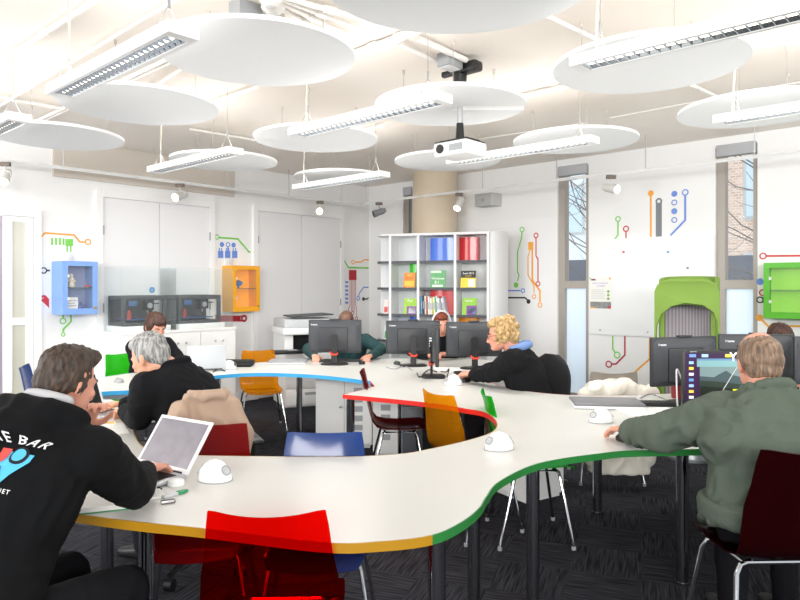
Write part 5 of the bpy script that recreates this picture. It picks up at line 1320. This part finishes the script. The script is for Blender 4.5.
def person(label, pelvis, neck, headc, f, headf, pitch, sh, ew, hair=None, top=None, trousers='#121317', skin=SKIN, roll=0.0, shw=.19, girth=1.0, hands=None, arm_r=(.062, .052, .042), knees=None, legs=True, voxel=.0065, iris='#4a3a2c', head_s=1.0, hem=.60, jaw=1.0, fold=.007, sleeve_end=1.0, shoe='#1b1b1d'):
    """sh: optional shoulder points (L, R); ew: ((elbowL, wristL), (elbowR, wristR)); hands: per side (dir, palm, thumb, curl)"""
    f = Vector((f[0], f[1], 0)).normalized(); r = Vector((f.y, -f.x, 0)); up = Vector((0, 0, 1))
    pelvis, neck, headc = Vector(pelvis), Vector(neck), Vector(headc)
    root = thing('person', label, 'person', (pelvis.x, pelvis.y, 0)); off = Vector((pelvis.x, pelvis.y, 0))
    M = Matrix.Translation(headc) @ look(yaw_of(headf), pitch, roll).to_4x4()
    spine = (neck-pelvis); sd = spine.normalized(); fw = (f-sd*f.dot(sd)).normalized()
    if sh is None: sh = (neck-r*shw-sd*.065, neck+r*shw-sd*.065)
    shL, shR = Vector(sh[0]), Vector(sh[1])
    kn = knees or [pelvis+f*.43+r*q*.13+Vector((0, 0, -.03)) for q in (-1, 1)]
    kn = [Vector(k) for k in kn]
    an = [Vector((k.x+f.x*(-.03), k.y+f.y*(-.03), .09)) for k in kn]
    # --- skin body
    mb = MB(); head_parts(mb, M, head_s, jaw)
    nb = M @ Vector((0, -.03*head_s, -.06*head_s))
    mb.limb([neck-sd*.05, (neck+nb)/2-fw*.004, nb], [.062*girth**.5, .054*girth**.5, .055*head_s], 16)
    g = girth
    def torso(dst, e, lo=0.0, hi=1.0, cap=True):
        prof = [(-.02, .15, .115), (.08, .165, .125), (.25, .155, .118), (.42, .152, .115), (.6, .168, .118), (.75, .178, .115), (.86, .172, .098), (.94, .125, .078), (1.0, .07, .062)]
        secs = []
        for t, w, d in prof:
            if t < lo or t > hi: continue
            gg = g if t < .7 else 1+(g-1)*.5
            bend = fw*(-.02*math.sin(PI*t))
            secs.append((pelvis+spine*t+bend, r*(w*gg+e)*(shw/.19 if t > .5 else 1), fw*(d*gg+e)))
        dst.loft(secs, 28, e=2.3)
    torso(mb, -.012)
    for k, (S, (E, W)) in enumerate(zip((shL, shR), ew)):
        E, W = Vector(E), Vector(W)
        mb.limb([S, E, W], [.045, .038, .026], 12)
        W = W+Vector((0, 0, .008 if W.z < .85 else 0))
        hd = (hands[k] if hands else None) or ((W-E).normalized(), (0, 0, -1), (r if k == 0 else -r), .6)
        hand(mb, W, *hd)
    for K, A in zip(kn, an):
        side = r*(.1 if (K-pelvis).dot(r) > 0 else -.1)
        mb.limb([pelvis+side-sd*.0, K, A], [.075, .052, .035], 12); mb.limb([A+up*-.04, A+f*.12+up*-.066], [.030, .019], 12)
    mb.xf(Matrix.Translation(-off))
    body = mesh_obj('body', fuse_mesh(mb, voxel, 2, 'body', fac=.4), skin, root)
    Ml = Matrix.Translation(-off) @ M
    eyes(Ml, root, head_s, iris)
    # --- trousers
    if legs:
        tm = MB(); tm.loft([(pelvis-sd*.08, r*.14*g, fw*.1*g), (pelvis, r*.158*g, fw*.118*g), (pelvis+sd*.12, r*.15*g, fw*.11*g)], 24, e=2.3)
        for K, A in zip(kn, an):
            side = r*(.095 if (K-pelvis).dot(r) > 0 else -.095)
            tm.limb([pelvis+side, K, A+up*-.01], [.098*g**.5, .076, .062], 14)
        tm.xf(Matrix.Translation(-off))
        mesh_obj('trousers', fuse_mesh(tm, .012, 2, 'trousers', (.006, 9, 3)), mat('cloth_'+trousers, trousers, .9, bump=.15, bscale=350, spec=.15), root)
        for K, A in zip(kn, an):
            s = MB(); F2 = f; Sd = r
            s.loft([(A-F2*.075+up*-.088, Sd*.03, up*.004), (A-F2*.07+up*-.05, Sd*.038, up*.04), (A+F2*.03+up*-.05, Sd*.046, up*.038), (A+F2*.12+up*-.062, Sd*.048, up*.027), (A+F2*.185+up*-.07, Sd*.032, up*.018)], 18, e=2.6)
            s.xf(Matrix.Translation(-off)); sm = fuse_mesh(s, .009, 2, 'shoe'); mesh_obj('shoe', sm, mat('shoe_'+shoe, shoe, .5), root)
    # --- upper garment
    col, kind = top
    jm = MB(); torso(jm, .022)
    lo = pelvis+sd*((hem-pelvis.z)/sd.z)
    jm.loft([(lo-sd*.0, r*(.182*g+.016), fw*(.135*g+.016)), (pelvis+spine*.1, r*(.182*g+.02), fw*(.14*g+.02))], 28, e=2.3)
    a0, a1, a2 = arm_r
    for k, (S, (E, W)) in enumerate(zip((shL, shR), ew)):
        E, W = Vector(E), Vector(W); We = E+(W-E)*sleeve_end
        jm.limb([S-sd*.0, S.lerp(E, .5), E, E.lerp(We, .5), We-(We-E).normalized()*.03], [a0+.012, a0, a1+.004, (a1+a2)/2+.002, a2], 16)
        jm.limb([neck-sd*.055, S], [.06, a0+.006], 14)
    if kind in ('collar', 'fleece', 'hood', 'jacket'):
        n = 18; rr = .074*g**.5
        for q in range(n):
            a = 2*PI*q/n; c = neck+sd*.012+r*rr*math.cos(a)+fw*(rr*.95*math.sin(a))+sd*(-.018*math.sin(a))
            if kind != 'hood' and .25*PI < a < .75*PI: continue
            jm.ball(c, .019, u=8, v=6)
    if kind == 'hood':
        for q in range(60):
            a = PI+PI*q/59; rad = .112
            c = neck+sd*(.022)+r*rad*1.08*math.cos(a)*1.05+fw*(rad*.85*math.sin(a)-.012)
            jm.ball(c-sd*.01, (.044, .044, .04), u=12, v=8)
        for q in range(30):
            a = 1.16*PI+.68*PI*q/29; c = neck+r*.105*math.cos(a)+fw*(.12*math.sin(a)-.024)-sd*.048
            jm.ball(c, .049, u=12, v=8)
    jm.xf(Matrix.Translation(-off))
    jk = mesh_obj({'hood': 'hooded_top', 'fleece': 'fleece_jacket', 'jacket': 'jacket', 'collar': 'jacket', 'plain': 'jumper'}[kind], fuse_mesh(jm, .0085, 3, 'top', (fold, 11, len(label))), mat('cloth_'+col, col, .92, bump=.2, bscale=420, var=.06, scale=5, spec=.2), root)
    # --- hair
    if hair: hair(root, Ml, head_s)
    return root, off, M, jk, dict(f=f, r=r, neck=neck, sd=sd, fw=fw)
def hair_mesh(root, M, balls, m, amp=.004, sc=70, voxel=.006, name='hair', s=1.0, seed=1, stretch=(1, 1, .35)):
    mb = MB(); R3 = M.to_3x3()
    for c, r in balls: mb.ball(M @ Vector([q*s for q in c]), tuple(q*s for q in r), rot=R3, u=18, v=12)
    me = fuse_mesh(mb, voxel, 2, name); Mi = M.inverted()
    nr = [v.normal.copy() for v in me.vertices]
    for v, n in zip(me.vertices, nr):
        p = Mi @ v.co; p = Vector((p.x*stretch[0], p.y*stretch[1], p.z*stretch[2]))
        v.co += n*amp*(noise.noise(p*sc+Vector((seed, 0, 0)))+.6*noise.noise(p*sc*2.3))
    return mesh_obj(name, me, m, root)
def hairmat(name, c1, c2, scale=(90, 90, 14)):
    m = bpy.data.materials.new(name); m.use_nodes = True; nt = m.node_tree; b = nt.nodes['Principled BSDF']; b.inputs['Roughness'].default_value = .6
    tc = nt.nodes.new('ShaderNodeTexCoord'); mp = nt.nodes.new('ShaderNodeMapping'); mp.inputs['Scale'].default_value = scale
    n = nt.nodes.new('ShaderNodeTexNoise'); n.inputs['Scale'].default_value = 1.0; n.inputs['Detail'].default_value = 5
    cr = nt.nodes.new('ShaderNodeValToRGB'); cr.color_ramp.elements[0].color = lin(c1); cr.color_ramp.elements[1].color = lin(c2); cr.color_ramp.elements[0].position = .35; cr.color_ramp.elements[1].position = .65
    nt.links.new(tc.outputs['Object'], mp.inputs[0]); nt.links.new(mp.outputs[0], n.inputs['Vector']); nt.links.new(n.outputs['Fac'], cr.inputs[0]); nt.links.new(cr.outputs[0], b.inputs['Base Color'])
    bp = nt.nodes.new('ShaderNodeBump'); bp.inputs['Strength'].default_value = .5; bp.inputs['Distance'].default_value = .004; nt.links.new(n.outputs['Fac'], bp.inputs['Height']); nt.links.new(bp.outputs[0], b.inputs['Normal'])
    return m
SHORT_CAP = [((0, -.022, .052), (.080, .097, .084)), ((0, -.055, .005), (.074, .065, .075)), ((0, .0, .085), (.07, .085, .052)), ((0, -.075, -.035), (.055, .036, .045))]
SIDES = [((.066, -.03, .02), (.016, .045, .045)), ((-.066, -.03, .02), (.016, .045, .045)), ((.07, .012, .015), (.008, .012, .04)), ((-.07, .012, .015), (.008, .012, .04))]

# man in the black hoodie, foreground left
def hair_quiff(root, M, s):
    hair_mesh(root, M, [((0, -.02, .052), (.0805, .096, .084)), ((0, -.055, .005), (.074, .064, .074)), ((0, -.07, -.03), (.05, .032, .04))]+SIDES+[((.070, -.005, .0), (.011, .03, .04)), ((-.070, -.005, .0), (.011, .03, .04)), ((0, .05, .098), (.058, .045, .034)), ((-.01, .02, .112), (.056, .06, .03)), ((.02, .068, .112), (.035, .03, .02))], hairmat('hair_brown', '#231b16', '#4f3e32'), .006, 60, s=s, seed=4)
f1 = (.4, .92)
p1, off1, M1, jk1, fr1 = person('man in a black hoodie with printed back and quiffed brown hair, leaning over the laptop', (-1.17, 1.76, .56), (-1.085, 2.02, 1.08), (-1.065, 2.11, 1.185), f1, (.38, .92), .30,
    ((-1.275, 2.09, 1.005), (-.905, 1.94, 1.0)), (((-1.33, 2.42, .815), (-1.14, 2.36, .985)), ((-.885, 2.19, .825), (-.965, 2.50, .79))), hair_quiff, ('#0d0e10', 'hood'), '#15161a', SKINP,
    hands=(((.35, -.05, .75), (.6, -.6, 0), (0, .7, .5), .9), ((.22, .95, -.05), (0, 0, -1), (-.9, .3, 0), .45)), shw=.205, head_s=.91, girth=1.05, hem=.52, arm_r=(.074, .062, .046))
# grey hood lining
mb = MB()
for q in range(15):
    a = 1.08*PI+.84*PI*q/14; c = fr1['neck']+fr1['sd']*.066+fr1['r']*.078*math.cos(a)+fr1['fw']*(.07*math.sin(a)+.004)
    mb.ball(c, .02, u=10, v=8)
mb.xf(Matrix.Translation(-off1)); mesh_obj('hood_lining', fuse_mesh(mb, .006, 2, 'hood_lining'), mat('lining_grey', '#b9b9bb', .9), p1, 'pale grey hood lining')
# print on the back of the hoodie, laid onto the cloth
def lay(bm, parent, jk, name, m, C, ux, uy, n, lift=.007, label=None, fine=.005):
    """drop a flat shape (x,y) placed at C with axes ux, uy onto the garment along -n"""
    tree = BVHTree.FromPolygons([v.co.copy() for v in jk.data.vertices], [tuple(p.vertices) for p in jk.data.polygons])
    bmesh.ops.triangulate(bm, faces=bm.faces)
    for _ in range(5):
        es = [e for e in bm.edges if e.calc_length() > fine]
        if not es: break
        bmesh.ops.subdivide_edges(bm, edges=es, cuts=1); bmesh.ops.triangulate(bm, faces=bm.faces)
    vs = list(bm.verts); xy = [(v.co.x, v.co.y) for v in vs]; dep = []
    for x, y in xy:
        p = C+ux*x+uy*y; h = tree.ray_cast(p+n*.4, -n)
        dep.append((h[0]-p).dot(n) if h[0] else None)
    good = sorted(d for d in dep if d is not None); md = good[len(good)//4]
    A_ = np.array([(1, x, y, x*x, x*y, y*y) for x, y in xy]); D_ = np.array([d if d is not None and abs(d-md) < .075 else md for d in dep])
    fit = A_ @ np.linalg.lstsq(A_, D_, rcond=None)[0]; keep = np.abs(D_-fit) < .02
    if keep.sum() > 12: fit = A_ @ np.linalg.lstsq(A_[keep], D_[keep], rcond=None)[0]
    for v, (x, y), d, q in zip(vs, xy, D_, fit):
        v.co = C+ux*x+uy*y+n*((d if abs(d-md) < .075 else q)+lift)
    return obj(name, bm, m, parent, label, smooth=False)
n1 = -fr1['fw']; ux = fr1['r'].copy(); uy = fr1['sd'].copy()
C0 = fr1['neck']-off1-fr1['sd']*.13+fr1['r']*.112
INKW = mat('ink_print_white', '#e9e9e9', .7); EK = .65
lay(text_mesh('THE BAR', .032, shear=.15, bold=.0005, spacing=1.3), jk1, jk1, 'back_print', INKW, C0+uy*.046-ux*.022, ux, uy, n1)
def flat(pts):
    bm = bmesh.new(); bm.faces.new([bm.verts.new((x*EK, y*EK, 0)) for x, y in pts]); return bm
circ = lambda cx, cy, r, n=24: [(cx+r*math.cos(2*PI*i/n), cy+r*math.sin(2*PI*i/n)) for i in range(n)]
lay(flat([(-.075, .02), (.075, .02), (.072, -.01), (.045, -.045), (.0, -.115), (-.045, -.045), (-.072, -.01)]), jk1, jk1, 'back_emblem', mat('ink_print_blue', '#4fb3e0', .7), C0, ux, uy, n1)
lay(flat([(-.077, .03), (-.025, .03), (-.025, -.01), (-.045, -.035), (-.06, -.03), (-.077, -.01)]), jk1, jk1, 'emblem_patch', mat('ink_print_red', '#d8443c', .7), C0, ux, uy, n1, .009)
lay(flat(circ(.022, .008, .038)), jk1, jk1, 'emblem_eye', mat('ink_print_black', '#121316', .8), C0, ux, uy, n1, .009)
lay(flat(circ(.022, .010, .027)), jk1, jk1, 'emblem_pupil', mat('ink_print_blue', '#4fb3e0', .7), C0, ux, uy, n1, .011)
lay(flat([(-.03, -.05), (-.022, -.045), (.0, -.11), (-.008, -.1)]), jk1, jk1, 'emblem_stroke', mat('ink_print_navy', '#24508f', .7), C0, ux, uy, n1, .009)
lay(text_mesh('CYRNET', .016, bold=.0002, spacing=1.35), jk1, jk1, 'back_print', INKW, C0-uy*.092, ux, uy, n1)

# grey haired man in black fleece
def hair_grey(root, M, s):
    hair_mesh(root, M, SHORT_CAP+SIDES+[((0, .045, .09), (.058, .045, .036))], hairmat('hair_grey', '#5c5c5c', '#b3b2b0'), .004, 80, s=s, seed=9)
person('grey haired man in a black fleece facing left inside the bay, hand on a laptop', (-1.05, 3.5, .56), (-1.185, 3.47, 1.07), (-1.305, 3.44, 1.125), (-.9, .44), (-.93, .36), .42,
    ((-1.27, 3.31, .985), (-1.18, 3.58, .95)), (((-1.33, 3.36, .825), (-1.52, 3.66, .80)), ((-1.33, 3.82, .825), (-1.62, 3.85, .80))), hair_grey, ('#131417', 'fleece'), '#24252a', SKIN,
    hands=(((-.55, .7, -.12), (0, 0, -1), (-.3, .6, 0), .55), ((-.95, .1, -.05), (0, 0, -1), (0, -1, 0), .5)), shw=.19, girth=1.08, hem=.55, arm_r=(.07, .06, .046), knees=((-1.42, 3.62, .50), (-1.3, 3.9, .50)), voxel=.007, head_s=.97)

# dark haired person beyond the blue table
def hair_bob(root, M, s):
    hair_mesh(root, M, SHORT_CAP+[((.062, .0, .03), (.026, .06, .07)), ((-.062, .0, .03), (.026, .06, .07)), ((0, .062, .072), (.06, .036, .035)), ((0, -.06, -.03), (.07, .05, .06))], hairmat('hair_dark', '#2a1a15', '#553425'), .006, 55, s=s, seed=2)
person('dark haired person in black sitting beyond the blue table, chin on hand', (-2.34, 6.12, .56), (-2.28, 6.05, 1.00), (-2.22, 5.98, 1.12), (.75, -.5), (.75, -.6), .42,
    None, (((-2.05, 6.15, .80), (-1.95, 5.85, .79)), ((-2.32, 5.80, .84), (-2.05, 5.62, .79))), hair_bob, ('#17181b', 'plain'), '#1c1c20', SKINP,
    hands=(((.3, -.9, 0), (0, 0, -1), (-1, 0, 0), .6), ((.9, -.3, -.1), (0, 0, -1), (0, 1, 0), .6)), shw=.17, girth=.92, hem=.56, voxel=.0085)

# man behind the left monitor
def hair_brown2(root, M, s):
    hair_mesh(root, M, SHORT_CAP+SIDES+[((0, .05, .09), (.055, .04, .03))], hairmat('hair_auburn', '#4a3326', '#7d5a46'), .003, 80, s=s, seed=6, voxel=.008)
person('man in dark green behind the left monitor, only his crown and arms showing', (-.56, 7.26, .54), (-.575, 7.17, .96), (-.575, 7.06, 1.085), (0, -1), (0, -1), .5,
    None, (((-.19, 6.98, .82), (-.30, 6.62, .785)), ((-.98, 6.98, .82), (-.86, 6.62, .785))), hair_brown2, ('#2d4a4b', 'plain'), '#1f2024', SKINP,
    hands=(((-.25, -.9, -.1), (0, 0, -1), (-1, 0, 0), .6), ((.25, -.9, -.1), (0, 0, -1), (1, 0, 0), .6)), shw=.2, girth=1.05, hem=.55, voxel=.0085)

# red haired person with white headphones
def hair_red(root, M, s):
    hair_mesh(root, M, SHORT_CAP+SIDES+[((0, .05, .09), (.055, .04, .03)), ((0, -.06, -.04), (.066, .05, .07))], hairmat('hair_red', '#5a2718', '#96472c'), .004, 70, s=s, seed=7, voxel=.008)
    hp = MB(); hp.tube([M @ Vector((.099*math.cos(a)*s, .01, (.02+.132*math.sin(a))*s)) for a in [PI*k/16 for k in range(17)]], .010, 8)
    h = obj('headphone_band', hp, LOGO, root)
    for q in (-1, 1): obj('ear_cup', MB().cyl(M @ Vector((q*.078*s, -.01, -.01)), M @ Vector((q*.105*s, -.01, -.01)), .036*s, .03*s, 18), LOGO, h)
person('red haired person with white headphones peeping between two monitors', (.44, 7.3, .54), (.435, 7.17, .96), (.435, 7.05, 1.08), (0, -1), (.2, -1), .25,
    None, (((.72, 6.9, .80), (.45, 6.68, .80)), ((.12, 6.9, .80), (.3, 6.62, .79))), hair_red, ('#1b1c20', 'plain'), '#1f2024', SKINP,
    hands=(((-.6, -.7, .0), (0, 0, -1), (-.5, .5, .5), .9), ((.3, -.9, -.05), (0, 0, -1), (1, 0, 0), .7)), shw=.18, hem=.55, voxel=.0085)

# blonde woman
def hair_blonde(root, M, s):
    rnd = random.Random(3); balls = list(SHORT_CAP)+[((0, .05, .09), (.06, .045, .035)), ((.066, -.01, .0), (.024, .05, .07)), ((-.066, -.01, .0), (.024, .05, .07)), ((0, -.075, -.02), (.08, .05, .085))]
    for k in range(95):
        a = rnd.uniform(0, 2*PI); z = rnd.uniform(-.10, .13); rad = .094*math.sqrt(max(.1, 1-((z-.03)/.125)**2)); x, y = rad*math.cos(a), -.022+rad*1.16*math.sin(a)
        if y > .045 and z < .085: continue
        q = rnd.uniform(.014, .024); balls.append(((x, y, z), (q, q, q)))
    hair_mesh(root, M, balls, hairmat('hair_blonde', '#8a6a40', '#d2b27c', (60, 60, 30)), .006, 55, s=s, seed=5, stretch=(1, 1, 1))
pw, offw, Mw, jkw, frw = person('blonde curly haired woman in a black jacket with blue hood typing, facing left', (1.0, 4.92, .55), (.84, 4.9, 1.025), (.755, 4.9, 1.135), (-.97, .22), (-.98, .12), .22,
    None, (((.70, 4.87, .85), (.56, 5.10, .80)), ((.76, 5.20, .83), (.58, 5.22, .80))), hair_blonde, ('#141417', 'plain'), '#1e1e24', SKINP,
    hands=(((-.8, .45, -.05), (0, 0, -1), (0, 1, 0), .55), ((-.9, .1, -.05), (0, 0, -1), (0, -1, 0), .55)), shw=.19, girth=1.14, hem=.55, arm_r=(.076, .066, .05), voxel=.007, iris='#54708a', head_s=.97)
mb = MB(); n, sd, fw, r = frw['neck'], frw['sd'], frw['fw'], frw['r']
for q in range(20):
    a = PI+PI*q/19; mb.ball(n+sd*.004+r*.105*math.cos(a)+fw*(.11*math.sin(a)-.005), (.036, .036, .03), u=10, v=8)
for q in (-1, 1):
    for k in range(6): mb.ball(n+r*q*(.095-.006*k)+fw*(.03+.022*k)-sd*(.012+.03*k), .022, u=8, v=6)
mb.xf(Matrix.Translation(-offw)); mesh_obj('blue_hood', fuse_mesh(mb, .008, 2, 'hood', (.004, 14, 2)), mat('denim_blue', '#6c87b8', .9), pw, 'pale blue hood')
g = MB()
for q in (-1, 1): g.tube([Mw @ Vector((q*.033+.022*math.cos(a), .101, -.002+.017*math.sin(a))) for a in [2*PI*k/16 for k in range(17)]], .0018, 6)
g.tube([Mw @ Vector((-.055, .1, .004)), Mw @ Vector((-.08, .02, .008))], .0018, 6).tube([Mw @ Vector((.055, .1, .004)), Mw @ Vector((.08, .02, .008))], .0018, 6).tube([Mw @ Vector((-.011, .102, .002)), Mw @ Vector((.011, .102, .002))], .0018, 6)
g.xf(Matrix.Translation(-offw)); obj('spectacles', g, mat('spectacle_red', '#9a3a30', .3), pw)

# man in the olive jacket, right foreground
def hair_bald(root, M, s):
    hair_mesh(root, M, [((0, -.03, .046), (.0785, .088, .067)), ((0, -.04, .012), (.081, .078, .066)), ((0, .035, .065), (.066, .066, .045)), ((0, -.065, -.03), (.066, .048, .05)), ((.064, -.015, .02), (.018, .055, .045)), ((-.064, -.015, .02), (.018, .055, .045)), ((0, -.07, .05), (.062, .045, .05)), ((0, .03, .098), (.05, .05, .022))], hairmat('hair_sandy', '#5a4636', '#927862'), .003, 85, s=s, seed=8)
    hair_mesh(root, M, [((0, .06, -.085), (.045, .035, .035))], MATS.get('hair_dummy') or hairmat('stubble', '#9a7258', '#c09070'), .001, 80, s=s, name='beard')
p7, off7, M7, jk7, fr7 = person('balding sandy haired man in an olive green jacket, back to us at the lit monitor', (1.47, 2.62, .57), (1.52, 2.74, 1.055), (1.54, 2.83, 1.165), (-.08, 1), (.24, 1), .16,
    ((1.355, 2.76, .955), (1.72, 2.74, .955)), (((1.14, 2.90, .845), (1.09, 3.14, .802)), ((1.98, 2.92, .85), (1.83, 3.15, .80))), hair_bald, ('#566055', 'jacket'), '#121216', SKINP,
    hands=(((-.42, .9, -.08), (0, 0, -1), (.9, .3, 0), .45), ((-.2, .97, -.06), (0, 0, -1), (-1, 0, 0), .5)), shw=.215, girth=1.34, hem=.56, arm_r=(.085, .074, .056), fold=.016, knees=((1.49, 2.99, .5), (1.74, 2.99, .5)), voxel=.0065, head_s=1.06, jaw=1.12)
# earphone wire and the jacket's hem and cuff bands
e0 = M7 @ Vector((-.088, -.005, -.02))-off7
obj('earphone_wire', MB().tube(catmull_open([e0, e0+Vector((-.02, .03, -.06)), e0+Vector((-.05, .05, -.14)), e0+Vector((-.03, .1, -.25))]), .0017, 6), LOGO, p7)
c = Vector((1.47, 2.62, .565))-off7
hb = MB(); f7, r7 = fr7['f'], fr7['r']
hb.loft([(c, r7*.255, f7*.195), (c+Vector((0, 0, .02)), r7*.268, f7*.208), (c+Vector((.0, .01, .07)), r7*.268, f7*.208), (c+Vector((0, .012, .085)), r7*.258, f7*.198)], 40, e=2.3)
mesh_obj('jacket_hem', fuse_mesh(hb, .01, 1, 'hem', (.003, 30, 1)), mat('cloth_olive_rib', '#4f594e', .9, bump=.3, bscale=120), p7)
# person behind the right monitors
person('person in black beyond the right monitors, only dark hair and shoulder showing', (2.98, 5.3, .55), (2.96, 5.2, .98), (2.945, 5.12, 1.07), (-.05, -1), (0, -1), .35,
    None, (((3.25, 4.98, .82), (3.1, 4.7, .79)), ((2.7, 4.98, .82), (2.8, 4.7, .79))), hair_bob, ('#15161a', 'plain'), '#1c1c20', SKINP, shw=.19, girth=1.1, hem=.55, voxel=.009)

# ------------------------------------------------------------------ garments left on chairs
def drape(name, label, cat, c, f, w, z0, ztop, col, seed, sleeves=True, thick=.05, lumps=()):
    """a coat hung over a chair back: c = top centre of the back, f = facing of the chair"""
    f = Vector((f[0], f[1], 0)).normalized(); r = Vector((f.y, -f.x, 0)); c = Vector(c)
    t = thing(name, label, cat, (c.x, c.y, 0)); off = Vector((c.x, c.y, 0)); mb = MB()
    H = ztop-z0; secs = []
    for k in range(12):
        v = k/11; z = z0+H*v; ww = w*(.98-.12*v)*(1 if v < .8 else math.sqrt(max(.12, 1-((v-.8)/.23)**2))); secs.append((Vector((c.x, c.y, z))-f*(.03*(1-v)+.015*math.sin(5*v)), r*ww, f*(thick*(1-.25*v)+.008*math.sin(9*v+seed))))
    mb.loft(secs, 30, e=2.6)
    if sleeves:
        for q in (-1, 1):
            S = Vector((c.x, c.y, ztop-.09))+r*q*w*.8
            mb.limb([S, S+r*q*.045-f*.03+Vector((0, 0, -H*.32)), S+r*q*.03-f*.045+Vector((0, 0, -H*.72))], [.06, .055, .045], 12)
    for x, z, q in lumps: mb.ball(Vector((c.x, c.y, z))+r*x-f*.02, (q*1.3, q, q), u=12, v=8)
    for q in range(13):
        a = PI*q/12; mb.ball(Vector((c.x, c.y, ztop-.012))+r*.09*math.cos(a)-f*(.03*math.sin(a)), .022, u=8, v=6)
    mb.xf(Matrix.Translation(-off))
    b = mesh_obj('cloth_body', fuse_mesh(mb, .009, 3, 'cloth', (.014, 9, seed)), mat('coat_'+col, col, .9, bump=.15, bscale=300, var=.05, scale=6), t)
    cl = MB()
    for q in range(13):
        a = PI*q/12; cl.ball(Vector((0, 0, ztop+.004))+r*.085*math.cos(a)-f*(.028*math.sin(a)), (.016, .016, .018), u=8, v=6)
    mesh_obj('collar', fuse_mesh(cl, .006, 2, 'collar'), MATS['coat_'+col], t)
    return t
drape('beige_jacket', 'beige jacket hung over the office chair behind the grey haired man', 'jacket', (-.955, 3.275, 0), (-.42, .9), .15, .60, .965, '#b39a86', 3, thick=.062)
drape('cream_coat', 'cream coat hung over a chair beyond the table, right of the blonde woman', 'coat', (1.615, 4.90, 0), (.05, 1), .225, .12, .79, '#efeadc', 8, thick=.07, lumps=[(-.21+.035*k, .725+.022*math.sin(k*1.1)-.0012*(k-6)**2, .066) for k in range(13)])

bpy.data.scenes.remove(TMPS)
